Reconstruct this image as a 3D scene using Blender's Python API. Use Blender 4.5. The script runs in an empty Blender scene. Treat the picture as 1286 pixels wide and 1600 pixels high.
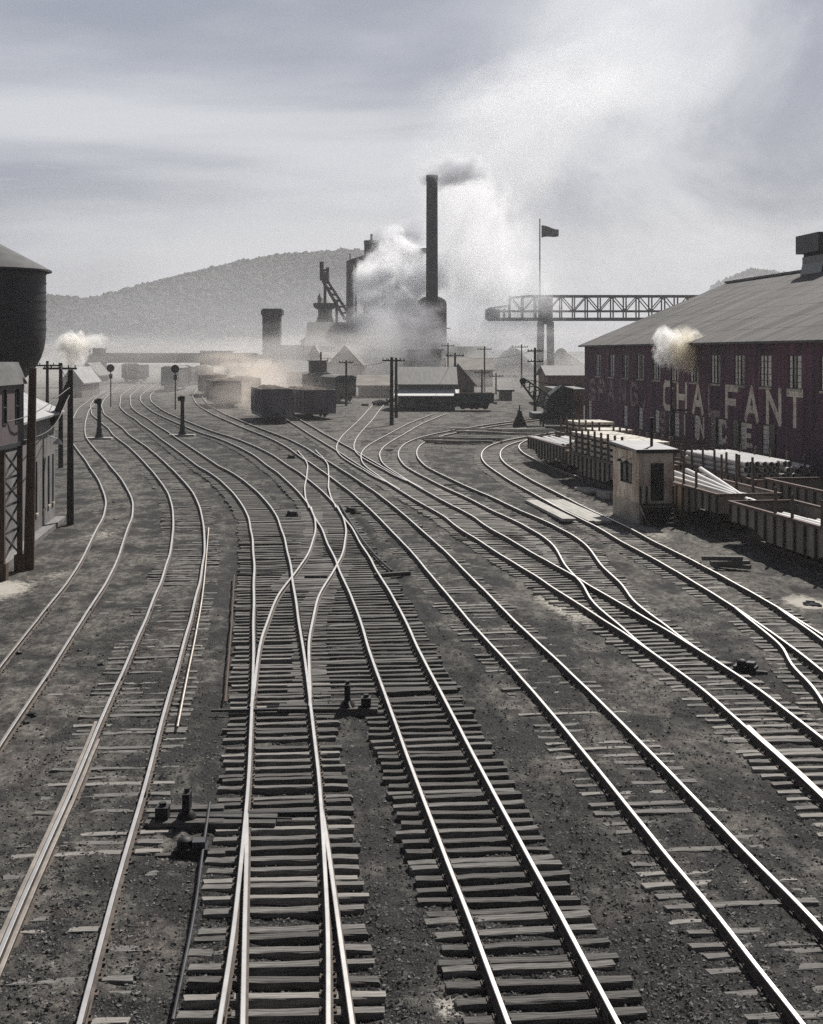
import bpy, bmesh, math, random
import numpy as np
from mathutils import Vector, Matrix, noise as mnoise
from mathutils.kdtree import KDTree
random.seed(7); np.random.seed(7)
R = math.radians
S = bpy.context.scene
COL = S.collection

# ------------------------------------------------------------------ camera, sky, sun, exposure
F, CX, YH, H, GR = 2200.0, 643.0, 552.0, 9.2, 25.0/2200.0   # focal length in photo px, horizon, eye height, ground grade
cam = bpy.data.cameras.new('camera'); co = bpy.data.objects.new('camera', cam); COL.objects.link(co)
co.location = (0, 0, H); co.rotation_euler = (R(90), 0, 0)
cam.sensor_fit = 'VERTICAL'; cam.sensor_height = 24.0; cam.lens = F/1600*24.0
cam.shift_y = -(800-YH)/1600.0
cam.clip_start = 0.5; cam.clip_end = 12000
S.camera = co

SUN_EL, SUN_AZ = R(47), R(22)
W = bpy.data.worlds.new('World'); S.world = W; W.use_nodes = True
nt = W.node_tree; nt.nodes.clear()
def wn(t, **k):
    n = nt.nodes.new(t)
    for a, b in k.items(): setattr(n, a, b)
    return n
sky = wn('ShaderNodeTexSky', sky_type='NISHITA', sun_disc=False, sun_elevation=SUN_EL, sun_rotation=SUN_AZ, air_density=1.2, dust_density=3.0)
tc = wn('ShaderNodeTexCoord')
def wnoise(scale, detail, rough, sx, sy, sz, dist=0.0, off=(0, 0, 0)):
    m = wn('ShaderNodeMapping'); m.inputs['Scale'].default_value = (sx, sy, sz); m.inputs['Location'].default_value = off
    nt.links.new(tc.outputs['Generated'], m.inputs['Vector'])
    n = wn('ShaderNodeTexNoise'); n.inputs['Scale'].default_value = scale; n.inputs['Detail'].default_value = detail
    n.inputs['Roughness'].default_value = rough; n.inputs['Distortion'].default_value = dist
    nt.links.new(m.outputs[0], n.inputs['Vector']); return n.outputs['Fac']
def wramp(src, a, b, ca=(0, 0, 0, 1), cb=(1, 1, 1, 1)):
    r = wn('ShaderNodeValToRGB'); r.color_ramp.elements[0].position = a; r.color_ramp.elements[1].position = b
    r.color_ramp.elements[0].color = ca; r.color_ramp.elements[1].color = cb; r.color_ramp.interpolation = 'EASE'
    nt.links.new(src, r.inputs[0]); return r.outputs[0]
def wmath(op, a, b):
    m = wn('ShaderNodeMath', operation=op)
    for i, v in enumerate((a, b)):
        if isinstance(v, (int, float)): m.inputs[i].default_value = v
        else: nt.links.new(v, m.inputs[i])
    return m.outputs[0]
sep = wn('ShaderNodeSeparateXYZ'); nt.links.new(tc.outputs['Generated'], sep.inputs[0])
streak = wramp(wnoise(1.7, 7, .5, 1.0, 1.0, 5.5, .5, (3.1, .4, 1.7)), .43, .70)
wisp = wramp(wnoise(5.0, 8, .6, .8, .8, 7.0, .3, (1.3, 2.4, .6)), .56, .74)
billow = wramp(wnoise(3.3, 9, .6, 1.0, 1.0, 1.5, .7, (.35, 1.1, 2.3)), .36, .62)
right = wramp(sep.outputs['X'], .0, .14)
leftm = wmath('SUBTRACT', 1.0, right)
amt = wmath('ADD', wmath('MULTIPLY', wmath('MAXIMUM', streak, wisp), leftm), wmath('MULTIPLY', billow, right))
cm = wn('ShaderNodeMix', data_type='RGBA'); nt.links.new(amt, cm.inputs[0])
cm.inputs[6].default_value = (2.95, 3.2, 3.95, 1); cm.inputs[7].default_value = (6.2, 6.35, 6.8, 1)
sm = wn('ShaderNodeMix', data_type='RGBA'); nt.links.new(wramp(sep.outputs['Z'], .25, .7, (.9, .9, .9, 1), (.25, .25, .25, 1)), sm.inputs[0])
nt.links.new(sky.outputs[0], sm.inputs[6]); nt.links.new(cm.outputs[2], sm.inputs[7])
bg = wn('ShaderNodeBackground'); bg.inputs['Strength'].default_value = .1
out = wn('ShaderNodeOutputWorld')
dk = wn('ShaderNodeMix', data_type='RGBA', blend_type='MULTIPLY'); dk.inputs[0].default_value = 1
nt.links.new(sm.outputs[2], dk.inputs[6]); nt.links.new(wramp(sep.outputs['Z'], .28, .62, (1, 1, 1, 1), (.34, .36, .42, 1)), dk.inputs[7])   # unseen sky overhead dimmed to cut the ambient light
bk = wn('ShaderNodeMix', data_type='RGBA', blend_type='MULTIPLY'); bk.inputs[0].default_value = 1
nt.links.new(dk.outputs[2], bk.inputs[6]); nt.links.new(wramp(sep.outputs['Y'], -.8, .4, (.28, .29, .32, 1), (1, 1, 1, 1)), bk.inputs[7])   # bright toward the sun; unseen sky behind the camera dimmed to cut fill
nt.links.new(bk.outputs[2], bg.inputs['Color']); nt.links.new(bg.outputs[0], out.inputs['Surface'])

sl = bpy.data.lights.new('sun', 'SUN'); sl.energy = 5.0; sl.angle = R(.6); sl.color = (1, .965, .91)
so = bpy.data.objects.new('sun', sl); COL.objects.link(so)
so.rotation_euler = Vector((math.sin(SUN_AZ)*math.cos(SUN_EL), math.cos(SUN_AZ)*math.cos(SUN_EL), math.sin(SUN_EL))).to_track_quat('Z', 'Y').to_euler()
so.location = (60, 60, 120)
S.view_settings.view_transform = 'Standard'; S.view_settings.look = 'None'; S.view_settings.exposure = 0.08; S.view_settings.gamma = 1
c = S.cycles
c.use_denoising = False; c.max_bounces = 14; c.diffuse_bounces = 2; c.glossy_bounces = 2; c.transmission_bounces = 2
c.volume_bounces = 10; c.transparent_max_bounces = 24; c.volume_step_rate = 1.0; c.volume_max_steps = 128
c.sample_clamp_indirect = 2.5

# ------------------------------------------------------------------ placing helpers
def gz(Y): return GR*min(max(Y, -30), 450.0)
def G(px, py):                       # ground point seen at a photo pixel
    Y = F*H/max(py-527.0, 20.0); return Vector(((px-CX)*Y/F, Y, gz(Y)))
def P(px, py, Y):                    # point at depth Y
    return Vector(((px-CX)*Y/F, Y, H-(py-YH)*Y/F))
def gd(py): return F*H/(py-527.0)

# ------------------------------------------------------------------ materials
MATS = {}
def mat(name, col, rough=.8, metal=0.0, var=.35, scale=3.0, col2=None, bump=0.0, bscale=40.0, stretch=(1, 1, 1), detail=6, contrast=(.35, .65), spec=.4):
    m = bpy.data.materials.new(name); m.use_nodes = True; MATS[name] = m
    t = m.node_tree; b = t.nodes['Principled BSDF']
    b.inputs['Roughness'].default_value = rough; b.inputs['Metallic'].default_value = metal; b.inputs['Specular IOR Level'].default_value = spec
    cc = t.nodes.new('ShaderNodeTexCoord'); mp = t.nodes.new('ShaderNodeMapping'); mp.inputs['Scale'].default_value = stretch
    t.links.new(cc.outputs['Object'], mp.inputs['Vector'])
    n = t.nodes.new('ShaderNodeTexNoise'); n.inputs['Scale'].default_value = scale; n.inputs['Detail'].default_value = detail; n.inputs['Roughness'].default_value = .62
    t.links.new(mp.outputs[0], n.inputs['Vector'])
    r = t.nodes.new('ShaderNodeValToRGB'); r.color_ramp.elements[0].position, r.color_ramp.elements[1].position = contrast
    c2 = col2 or tuple(v*(1+var) for v in col)
    c1 = col if col2 else tuple(v*(1-var) for v in col)
    r.color_ramp.elements[0].color = (*c1, 1); r.color_ramp.elements[1].color = (*c2, 1)
    t.links.new(n.outputs['Fac'], r.inputs[0]); t.links.new(r.outputs[0], b.inputs['Base Color'])
    if bump:
        n2 = t.nodes.new('ShaderNodeTexNoise'); n2.inputs['Scale'].default_value = bscale; n2.inputs['Detail'].default_value = 4
        t.links.new(mp.outputs[0], n2.inputs['Vector'])
        bp = t.nodes.new('ShaderNodeBump'); bp.inputs['Strength'].default_value = bump; bp.inputs['Distance'].default_value = .03
        t.links.new(n2.outputs['Fac'], bp.inputs['Height']); t.links.new(bp.outputs[0], b.inputs['Normal'])
    return m
M_RAILSIDE = mat('rail_rust', (.085, .066, .054), .8, .2, .4, 4)
M_RAILTOP = mat('rail_polish', (.74, .71, .66), .34, 1.0, .12, 2.0, stretch=(1, 1, 1))
M_RAILDULL = mat('rail_worn_top', (.36, .32, .28), .45, .9, .25, 2.0)
M_TIE = mat('tie_wood', (.06, .055, .05), .9, 0, .5, 5, col2=(.29, .275, .255), bump=.5, bscale=16, stretch=(.35, 6, 6))
M_TIEB = mat('tie_wood_bleached', (.14, .132, .12), .9, 0, .5, 5, col2=(.42, .395, .36), bump=.5, bscale=16, stretch=(.35, 6, 6))
M_TIED = mat('tie_wood_dark', (.03, .027, .024), .9, 0, .5, 5, col2=(.17, .16, .15), bump=.5, bscale=16, stretch=(.35, 6, 6))
M_IRON = mat('black_iron', (.018, .017, .017), .6, .4, .5, 6)
M_STEEL = mat('dark_steel', (.045, .045, .05), .65, .3, .4, 1.2)
M_HOPPER = mat('hopper_steel', (.19, .175, .185), .75, .1, .35, .8, stretch=(1, 1, .4))
M_TANK = mat('tank_paint', (.03, .027, .032), .55, .1, .35, .8, stretch=(1, 1, .25))
M_ROOFG = mat('grey_tin_roof', (.085, .083, .08), .7, .0, .4, 1.2, col2=(.17, .165, .16), stretch=(3, .5, .5))
M_ROOFL = mat('pale_tin_roof', (.22, .22, .225), .6, 0, .3, 1.0, col2=(.38, .375, .37))
M_POLE = mat('creosote_pole', (.03, .024, .02), .9, 0, .5, 5, stretch=(4, 4, .4))
M_POLEB = mat('brown_pole', (.11, .072, .05), .9, 0, .5, 5, stretch=(4, 4, .4))
M_GREYWALL = mat('grey_board_wall', (.20, .19, .185), .85, 0, .3, 2, stretch=(.6, 6, .4), bump=.3, bscale=6)
M_CABIN = mat('purple_brown_wall', (.15, .12, .122), .85, 0, .3, 2, stretch=(4, 4, .4))
M_DARK = mat('dark_opening', (.012, .012, .014), .35, 0, .2, 2)
M_GLASSD = mat('dark_glass', (.02, .022, .026), .12, 0, .2, 1)
M_PALE = mat('pale_plaster', (.36, .32, .26), .9, 0, .3, 1.6, col2=(.58, .52, .43), bump=.2, bscale=12)
M_RUSTWALL = mat('rusty_plate', (.22, .15, .115), .85, 0, .4, 1.5, col2=(.34, .28, .22), stretch=(1, 1, .35))
M_GOND = mat('gondola_steel', (.20, .168, .145), .8, .1, .4, 1.5, col2=(.38, .325, .28), stretch=(1, 1, .25), bump=.2, bscale=8)
M_GONDRIB = mat('gondola_rib', (.06, .052, .05), .85, .1, .4, 2)
M_GONDIN = mat('gondola_inside', (.05, .04, .036), .9, 0, .4, 1.5)
M_STAKE = mat('stake_wood', (.13, .10, .08), .9, 0, .3, 4, stretch=(4, 4, .5))
M_PIPE = mat('bright_pipe', (.58, .57, .55), .45, .15, .25, 1.2, stretch=(6, .4, 6))
M_BILLET = mat('pale_billet', (.62, .58, .50), .75, 0, .25, 2.0, stretch=(3, .5, 3))
M_BRICKDK = mat('soot_stack', (.035, .035, .04), .85, 0, .35, .35)
M_FARSTEEL = mat('furnace_steel', (.06, .06, .066), .7, .1, .4, .3)
M_OREPILE = mat('ore', (.11, .09, .08), .95, 0, .35, .3, bump=.6, bscale=1.5)
M_COAL = mat('coal_load', (.07, .055, .045), .95, 0, .5, 2, col2=(.17, .13, .10), bump=.8, bscale=5)
M_SHEDW = mat('shed_board', (.19, .16, .145), .9, 0, .3, 1.2, stretch=(3, 3, .4))
M_TANROOF = mat('tan_roof', (.17, .15, .13), .85, 0, .3, .5, col2=(.30, .265, .235))
M_TANKROOF = mat('tank_roof', (.045, .045, .047), .8, 0, .3, 1.5, col2=(.10, .10, .10))
M_BROWN = mat('brown_brick', (.20, .135, .105), .9, 0, .35, .8)
M_TEAL = mat('teal_paint', (.022, .05, .06), .6, 0, .35, 1.0)
M_GREEN = mat('green_black_paint', (.018, .032, .03), .55, .1, .35, 1.0)
M_FLAG = mat('flag_cloth', (.10, .095, .10), .9, 0, .4, .8, stretch=(.2, 1, 3))
M_PLANK = mat('bleached_plank', (.36, .35, .32), .9, 0, .25, 3, col2=(.52, .50, .46), stretch=(1, .4, 1), bump=.3, bscale=14)
M_SAND = mat('pale_sand', (.28, .25, .20), .95, 0, .25, 1.5, col2=(.42, .38, .32), bump=.7, bscale=18)
M_WHITE = mat('white_paint', (.7, .7, .68), .6, 0, .12, 3)
M_BROWNLETTER = mat('faded_letter', (.12, .07, .08), .9, 0, .3, 1.8, col2=(.46, .35, .33), contrast=(.40, .60))
M_LETTER = mat('cream_letter', (.34, .28, .23), .9, 0, .3, 1.6, col2=(.82, .75, .62), contrast=(.32, .5))
M_PANE = mat('milky_pane', (.5, .46, .41), .35, 0, .3, 1.5, col2=(.8, .74, .66))
M_HILL = mat('wooded_slope', (.025, .028, .02), .95, 0, .4, .03)
M_LEAF = mat('far_foliage', (.016, .018, .014), .95, 0, .45, .03, col2=(.07, .07, .052), contrast=(.38, .62))
M_STONE = mat('cinder_stone', (.04, .039, .037), .95, 0, .4, 5, col2=(.27, .262, .25), contrast=(.36, .66))

def brick_mat():
    m = bpy.data.materials.new('purple_brick'); m.use_nodes = True; t = m.node_tree; b = t.nodes['Principled BSDF']
    b.inputs['Roughness'].default_value = .9
    cc = t.nodes.new('ShaderNodeTexCoord'); mp = t.nodes.new('ShaderNodeMapping'); mp.inputs['Rotation'].default_value = (0, R(90), R(90))
    t.links.new(cc.outputs['Object'], mp.inputs[0])
    sp = t.nodes.new('ShaderNodeSeparateXYZ'); t.links.new(cc.outputs['Object'], sp.inputs[0])
    cb = t.nodes.new('ShaderNodeCombineXYZ'); t.links.new(sp.outputs['Y'], cb.inputs['X']); t.links.new(sp.outputs['Z'], cb.inputs['Y'])
    br = t.nodes.new('ShaderNodeTexBrick'); br.inputs['Scale'].default_value = 4.2
    br.inputs['Color1'].default_value = (.165, .062, .10, 1); br.inputs['Color2'].default_value = (.105, .043, .075, 1); br.inputs['Mortar'].default_value = (.075, .048, .062, 1)
    br.inputs['Mortar Size'].default_value = .03
    t.links.new(cb.outputs[0], br.inputs['Vector'])
    n = t.nodes.new('ShaderNodeTexNoise'); n.inputs['Scale'].default_value = .22; n.inputs['Detail'].default_value = 7
    t.links.new(cc.outputs['Object'], n.inputs['Vector'])
    r = t.nodes.new('ShaderNodeValToRGB'); r.color_ramp.elements[0].position = .3; r.color_ramp.elements[1].position = .7
    r.color_ramp.elements[0].color = (.5, .5, .62, 1); r.color_ramp.elements[1].color = (1.5, 1.35, 1.3, 1)
    t.links.new(n.outputs['Fac'], r.inputs[0])
    mps = t.nodes.new('ShaderNodeMapping'); mps.inputs['Scale'].default_value = (1, 1.6, .16); t.links.new(cc.outputs['Object'], mps.inputs[0])
    ns = t.nodes.new('ShaderNodeTexNoise'); ns.inputs['Scale'].default_value = 1.0; ns.inputs['Detail'].default_value = 6; t.links.new(mps.outputs[0], ns.inputs['Vector'])
    rs = t.nodes.new('ShaderNodeValToRGB'); rs.color_ramp.elements[0].position = .38; rs.color_ramp.elements[1].position = .6; rs.color_ramp.elements[0].color = (.45, .45, .5, 1); rs.color_ramp.elements[1].color = (1.1, 1.1, 1.1, 1)
    t.links.new(ns.outputs['Fac'], rs.inputs[0])
    m0 = t.nodes.new('ShaderNodeMix'); m0.data_type = 'RGBA'; m0.blend_type = 'MULTIPLY'; m0.inputs[0].default_value = 1; t.links.new(r.outputs[0], m0.inputs[6]); t.links.new(rs.outputs[0], m0.inputs[7]); r = m0
    mx = t.nodes.new('ShaderNodeMix'); mx.data_type = 'RGBA'; mx.blend_type = 'MULTIPLY'; mx.inputs[0].default_value = 1
    t.links.new(br.outputs['Color'], mx.inputs[6]); t.links.new(r.outputs[2], mx.inputs[7]); t.links.new(mx.outputs[2], b.inputs['Base Color'])
    return m
M_BRICK = brick_mat()

def ground_mat():
    m = bpy.data.materials.new('cinder_ground'); m.use_nodes = True; t = m.node_tree; b = t.nodes['Principled BSDF']
    b.inputs['Roughness'].default_value = .95; b.inputs['Specular IOR Level'].default_value = .25
    cc = t.nodes.new('ShaderNodeTexCoord')
    def nz(s, d, ro=.6, st=(1, 1, 1)):
        mp = t.nodes.new('ShaderNodeMapping'); mp.inputs['Scale'].default_value = st
        t.links.new(cc.outputs['Object'], mp.inputs[0])
        n = t.nodes.new('ShaderNodeTexNoise'); n.inputs['Scale'].default_value = s; n.inputs['Detail'].default_value = d; n.inputs['Roughness'].default_value = ro
        t.links.new(mp.outputs[0], n.inputs['Vector']); return n.outputs['Fac']
    def ramp(src, a, b2, ca, cb):
        r = t.nodes.new('ShaderNodeValToRGB'); r.color_ramp.elements[0].position = a; r.color_ramp.elements[1].position = b2
        r.color_ramp.elements[0].color = (*ca, 1); r.color_ramp.elements[1].color = (*cb, 1); t.links.new(src, r.inputs[0]); return r.outputs[0]
    def mix(f, a, b2, mode='MIX'):
        x = t.nodes.new('ShaderNodeMix'); x.data_type = 'RGBA'; x.blend_type = mode
        for i, v in ((0, f), (6, a), (7, b2)):
            if isinstance(v, (int, float)): x.inputs[i].default_value = v
            elif isinstance(v, tuple): x.inputs[i].default_value = (*v, 1)
            else: t.links.new(v, x.inputs[i])
        return x.outputs[2]
    def ma(op, a, b2):
        x = t.nodes.new('ShaderNodeMath'); x.operation = op
        for i, v in enumerate((a, b2)):
            if isinstance(v, (int, float)): x.inputs[i].default_value = v
            else: t.links.new(v, x.inputs[i])
        return x.outputs[0]
    base = mix(ramp(nz(26, 4, .75), .47, .66, (0, 0, 0), (1, 1, 1)), ramp(nz(1.3, 6, .7), .35, .65, (.0035, .0035, .0037), (.020, .0195, .019)), (.085, .083, .079))
    dust = mix(ramp(nz(4.5, 8, .75, (1, .5, 1)), .36, .66, (0, 0, 0), (1, 1, 1)), (.022, .021, .0195), (.24, .226, .20))
    at = t.nodes.new('ShaderNodeAttribute'); at.attribute_name = 'dust'
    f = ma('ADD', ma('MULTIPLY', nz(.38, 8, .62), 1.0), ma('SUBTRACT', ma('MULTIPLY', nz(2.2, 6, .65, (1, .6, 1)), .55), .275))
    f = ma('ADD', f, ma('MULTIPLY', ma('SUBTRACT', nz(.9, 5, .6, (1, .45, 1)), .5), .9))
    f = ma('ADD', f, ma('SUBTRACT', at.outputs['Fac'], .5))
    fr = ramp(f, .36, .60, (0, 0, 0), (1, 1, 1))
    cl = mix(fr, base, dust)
    vo = t.nodes.new('ShaderNodeTexVoronoi'); vo.inputs['Scale'].default_value = 15; t.links.new(cc.outputs['Object'], vo.inputs['Vector'])
    sp = ramp(vo.outputs['Color'], .80, .95, (0, 0, 0), (.7, .7, .7))
    cl = mix(sp, cl, mix(1.0, cl, (2.4, 2.3, 2.1), 'MULTIPLY'))
    rust = ramp(nz(.9, 5), .50, .68, (0, 0, 0), (.5, .5, .5))
    cl = mix(rust, cl, mix(1.0, cl, (1.12, .9, .97), 'MULTIPLY'))
    lm = t.nodes.new('ShaderNodeAttribute'); lm.attribute_name = 'lime'
    lf = ramp(ma('ADD', lm.outputs['Fac'], ma('MULTIPLY', ma('SUBTRACT', nz(5, 7, .7), .5), 1.3)), .42, .75, (0, 0, 0), (1, 1, 1))
    cl = mix(lf, cl, (.50, .47, .41))
    oil = ramp(nz(.55, 4, .5, (1, .35, 1)), .58, .70, (1, 1, 1), (.42, .41, .42))
    cl = mix(1.0, cl, oil, 'MULTIPLY')
    t.links.new(cl, b.inputs['Base Color'])
    hgt = ma('ADD', ma('MULTIPLY', nz(28, 4, .7), .6), ma('MULTIPLY', nz(7, 4), .7))
    bp = t.nodes.new('ShaderNodeBump'); bp.inputs['Strength'].default_value = .9; bp.inputs['Distance'].default_value = .06
    t.links.new(hgt, bp.inputs['Height']); t.links.new(bp.outputs[0], b.inputs['Normal'])
    return m
M_GROUND = ground_mat()

# ------------------------------------------------------------------ object helpers
def setp(o, label=None, cat=None, group=None, kind=None):
    if label: o['label'] = label
    if cat: o['category'] = cat
    if group: o['group'] = group
    if kind: o['kind'] = kind
    return o
def thing(name, label, cat, loc=(0, 0, 0), rz=0.0, group=None, kind=None):
    o = bpy.data.objects.new(name, None); COL.objects.link(o); o.empty_display_size = .5
    o.location = loc; o.rotation_euler = (0, 0, rz); return setp(o, label, cat, group, kind)
def copy_tree(o, parent=None):
    n = o.copy(); COL.objects.link(n); n.parent = parent
    for ch in list(o.children): copy_tree(ch, n)
    return n
class MB:
    def __init__(s): s.v = []; s.f = []; s.m = []
    def add(s, vs, fs, m=0):
        o = len(s.v); s.v += [tuple(p) for p in vs]; s.f += [tuple(i+o for i in f) for f in fs]; s.m += [m]*len(fs); return s
    def box(s, x0, x1, y0, y1, z0, z1, m=0):
        return s.add([(x0, y0, z0), (x1, y0, z0), (x1, y1, z0), (x0, y1, z0), (x0, y0, z1), (x1, y0, z1), (x1, y1, z1), (x0, y1, z1)],
                     [(0, 3, 2, 1), (4, 5, 6, 7), (0, 1, 5, 4), (1, 2, 6, 5), (2, 3, 7, 6), (3, 0, 4, 7)], m)
    def cyl(s, p0, p1, r0, r1=None, n=12, m=0, caps=True):
        r1 = r0 if r1 is None else r1; p0 = Vector(p0); p1 = Vector(p1); d = (p1-p0).normalized()
        a = d.orthogonal().normalized(); b = d.cross(a); vs = []
        for p, r in ((p0, r0), (p1, r1)):
            for i in range(n):
                t = 2*math.pi*i/n; vs.append(p+a*(r*math.cos(t))+b*(r*math.sin(t)))
        fs = [(i, (i+1) % n, n+(i+1) % n, n+i) for i in range(n)]
        if caps: fs += [tuple(range(n-1, -1, -1)), tuple(range(n, 2*n))]
        return s.add(vs, fs, m)
    def beam(s, p0, p1, w, h=None, m=0):
        h = h or w; p0 = Vector(p0); p1 = Vector(p1); d = (p1-p0).normalized()
        up = Vector((0, 0, 1)) if abs(d.z) < .95 else Vector((0, 1, 0))
        a = d.cross(up).normalized()*w/2; b = a.cross(d).normalized()*h/2
        vs = [p+x for p in (p0, p1) for x in (-a-b, a-b, a+b, -a+b)]
        return s.add(vs, [(0, 3, 2, 1), (4, 5, 6, 7), (0, 1, 5, 4), (1, 2, 6, 5), (2, 3, 7, 6), (3, 0, 4, 7)], m)
    def lathe(s, prof, n=24, cx=0, cy=0, m=0, cap=True):
        vs = []; k = len(prof)
        for r, z in prof:
            for i in range(n):
                t = 2*math.pi*i/n; vs.append((cx+r*math.cos(t), cy+r*math.sin(t), z))
        fs = [(j*n+i, j*n+(i+1) % n, (j+1)*n+(i+1) % n, (j+1)*n+i) for j in range(k-1) for i in range(n)]
        if cap: fs += [tuple(range(n-1, -1, -1)), tuple((k-1)*n+i for i in range(n))]
        return s.add(vs, fs, m)
    def prism(s, poly, y0, y1, m=0):              # (x, z) outline extruded along y
        n = len(poly); vs = [(x, y0, z) for x, z in poly]+[(x, y1, z) for x, z in poly]
        return s.add(vs, [tuple(range(n)), tuple(range(2*n-1, n-1, -1))]+[(i, n+i, n+(i+1) % n, (i+1) % n) for i in range(n)], m)
    def prismx(s, poly, x0, x1, m=0):             # (y, z) outline extruded along x
        n = len(poly); vs = [(x0, y, z) for y, z in poly]+[(x1, y, z) for y, z in poly]
        return s.add(vs, [tuple(range(n-1, -1, -1)), tuple(range(n, 2*n))]+[(i, (i+1) % n, n+(i+1) % n, n+i) for i in range(n)], m)
    def mesh(s, name, mats, smooth=False):
        me = bpy.data.meshes.new(name); me.from_pydata(s.v, [], s.f)
        for x in (mats if isinstance(mats, (list, tuple)) else [mats]): me.materials.append(x)
        me.polygons.foreach_set('material_index', s.m)
        b = bmesh.new(); b.from_mesh(me); bmesh.ops.recalc_face_normals(b, faces=b.faces); b.to_mesh(me); b.free()
        if smooth:
            me.polygons.foreach_set('use_smooth', [True]*len(me.polygons))
            try: me.set_sharp_from_angle(angle=R(40))
            except Exception: pass
        me.update(); return me
    def build(s, name, mats, parent=None, smooth=False, loc=None):
        o = bpy.data.objects.new(name, s.mesh(name, mats, smooth)); COL.objects.link(o)
        if parent: o.parent = parent
        if loc is not None: o.location = loc
        return o
def npmesh(name, V, Fq, mats, mi=None, smooth=False):
    me = bpy.data.meshes.new(name); V = np.asarray(V, np.float32); Fq = np.asarray(Fq, np.int32); k = Fq.shape[1]
    me.vertices.add(len(V)); me.vertices.foreach_set('co', V.ravel())
    me.loops.add(Fq.size); me.loops.foreach_set('vertex_index', Fq.ravel())
    me.polygons.add(len(Fq)); me.polygons.foreach_set('loop_start', np.arange(0, Fq.size, k, dtype=np.int32))
    for x in mats: me.materials.append(x)
    if mi is not None: me.polygons.foreach_set('material_index', np.asarray(mi, np.int32))
    me.polygons.foreach_set('use_smooth', np.full(len(Fq), smooth)); me.update(calc_edges=True); me.validate(); return me

# ------------------------------------------------------------------ tracks (rails traced, turned into ground points)
GA = 1.435
T = {}
T['A'] = dict(l=[(0, 1051), (30, 1011), (63, 969), (98, 927), (128.6, 880), (138, 858), (162, 816), (168, 793), (165, 778), (154, 751), (135, 721), (116, 698), (111, 663), (121, 641), (146, 622), (172, 606)],
              r=[(0, 1174), (39, 1114), (105, 1010), (148, 943), (184, 880), (202, 822), (208, 793), (203, 775), (191.6, 754), (171, 731), (153, 710), (132.5, 685)],
              expo=.0, tie='M', spacing=.55, label='leftmost curving track beside the elevated cabin, dusty ties buried in dirt')
T['B'] = dict(l=[(0, 1503), (30, 1429), (65, 1354), (89, 1297), (134, 1192), (157.5, 1134.6), (197, 1048), (228, 977), (252, 919), (265, 880), (271, 825), (267, 787), (256.6, 763), (239, 739.6), (221, 719), (197.5, 695), (177, 674.6), (159, 660), (144, 645), (140, 636), (150, 622), (178, 606)],
              r=[(129, 1598), (164, 1464), (186.6, 1374), (212.6, 1289), (233.6, 1216), (252, 1137), (262.5, 1098), (289, 1001), (306, 932), (316, 880), (318.7, 825), (313, 796), (304, 775), (283, 751), (259.6, 728), (236, 707), (215, 692), (191.6, 674.6), (174, 660), (159, 648)],
              expo=.03, tie='M', spacing=.55, label='second track from the left, bright rails and ties half buried in brown dirt')
T['C'] = dict(l=[(343, 1598), (368, 1479), (380.6, 1340), (388, 1260), (390, 1221), (393, 1123), (396, 1041.6), (398, 960), (399, 899), (397.6, 853), (392, 818), (383, 798), (367, 775), (347, 755), (330, 742), (307, 734), (277, 707), (248, 686), (224, 669), (200, 651), (188, 632), (188, 620), (205, 607), (222, 597)],
              r=[(512, 1598), (507, 1399), (499, 1260), (494, 1188.6), (486, 1117), (481, 1074), (474.7, 1025), (463, 960), (455, 907.5), (445, 853), (436, 824), (425, 798), (408, 778), (382, 755), (353, 735), (330, 722), (289, 695), (257, 672), (230, 654), (203, 636)],
              expo=.135, tie='D', spacing=.485, label='middle track with both switches, running straight down the photo on dark exposed ties')
T['D'] = dict(l=[(786, 1598.6), (741, 1477), (695.5, 1358.6), (653, 1240), (612, 1123), (579, 1032), (572, 1000), (549, 936), (526, 879), (503, 827), (485, 795), (462, 766.6), (436, 741), (402, 715), (381, 704), (351, 691), (307, 677.5), (270, 660), (240, 646), (220, 630), (219, 620), (232, 609), (250, 598)],
              r=[(955, 1598.6), (921, 1528), (876, 1438), (814, 1330), (766, 1240), (642, 1000), (612, 936), (583, 890), (563, 856), (537, 815.5), (514, 781), (480, 752), (445, 729), (410.5, 706), (373, 687), (324.6, 673)],
              expo=.155, tie='N', spacing=.465, label='track right of the middle one, a clean ladder of black exposed ties')
T['E'] = dict(l=[(1237.6, 1593), (1153, 1483), (1085, 1392), (1012, 1302), (955, 1240), (906, 1176), (841.6, 1097), (800, 1050), (700, 936), (661, 890), (618, 841), (589, 810), (551.5, 774), (517, 748), (487, 725), (465, 706), (437, 692), (402, 679), (366, 664), (330, 648), (308, 634), (300, 620), (310, 608)],
              r=[(1286, 1477), (1187, 1372.7), (1124.6, 1305), (1062.5, 1240), (989, 1159), (917, 1087.5), (857, 1027), (800, 974), (700, 870), (655, 830), (618, 797), (589, 774), (560, 755), (531, 736), (508, 722), (482, 707.6), (460, 695)],
              expo=.035, tie='M', spacing=.5, label='lone track in purplish cinders right of the black tie ladder, ties mostly covered')
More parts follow.
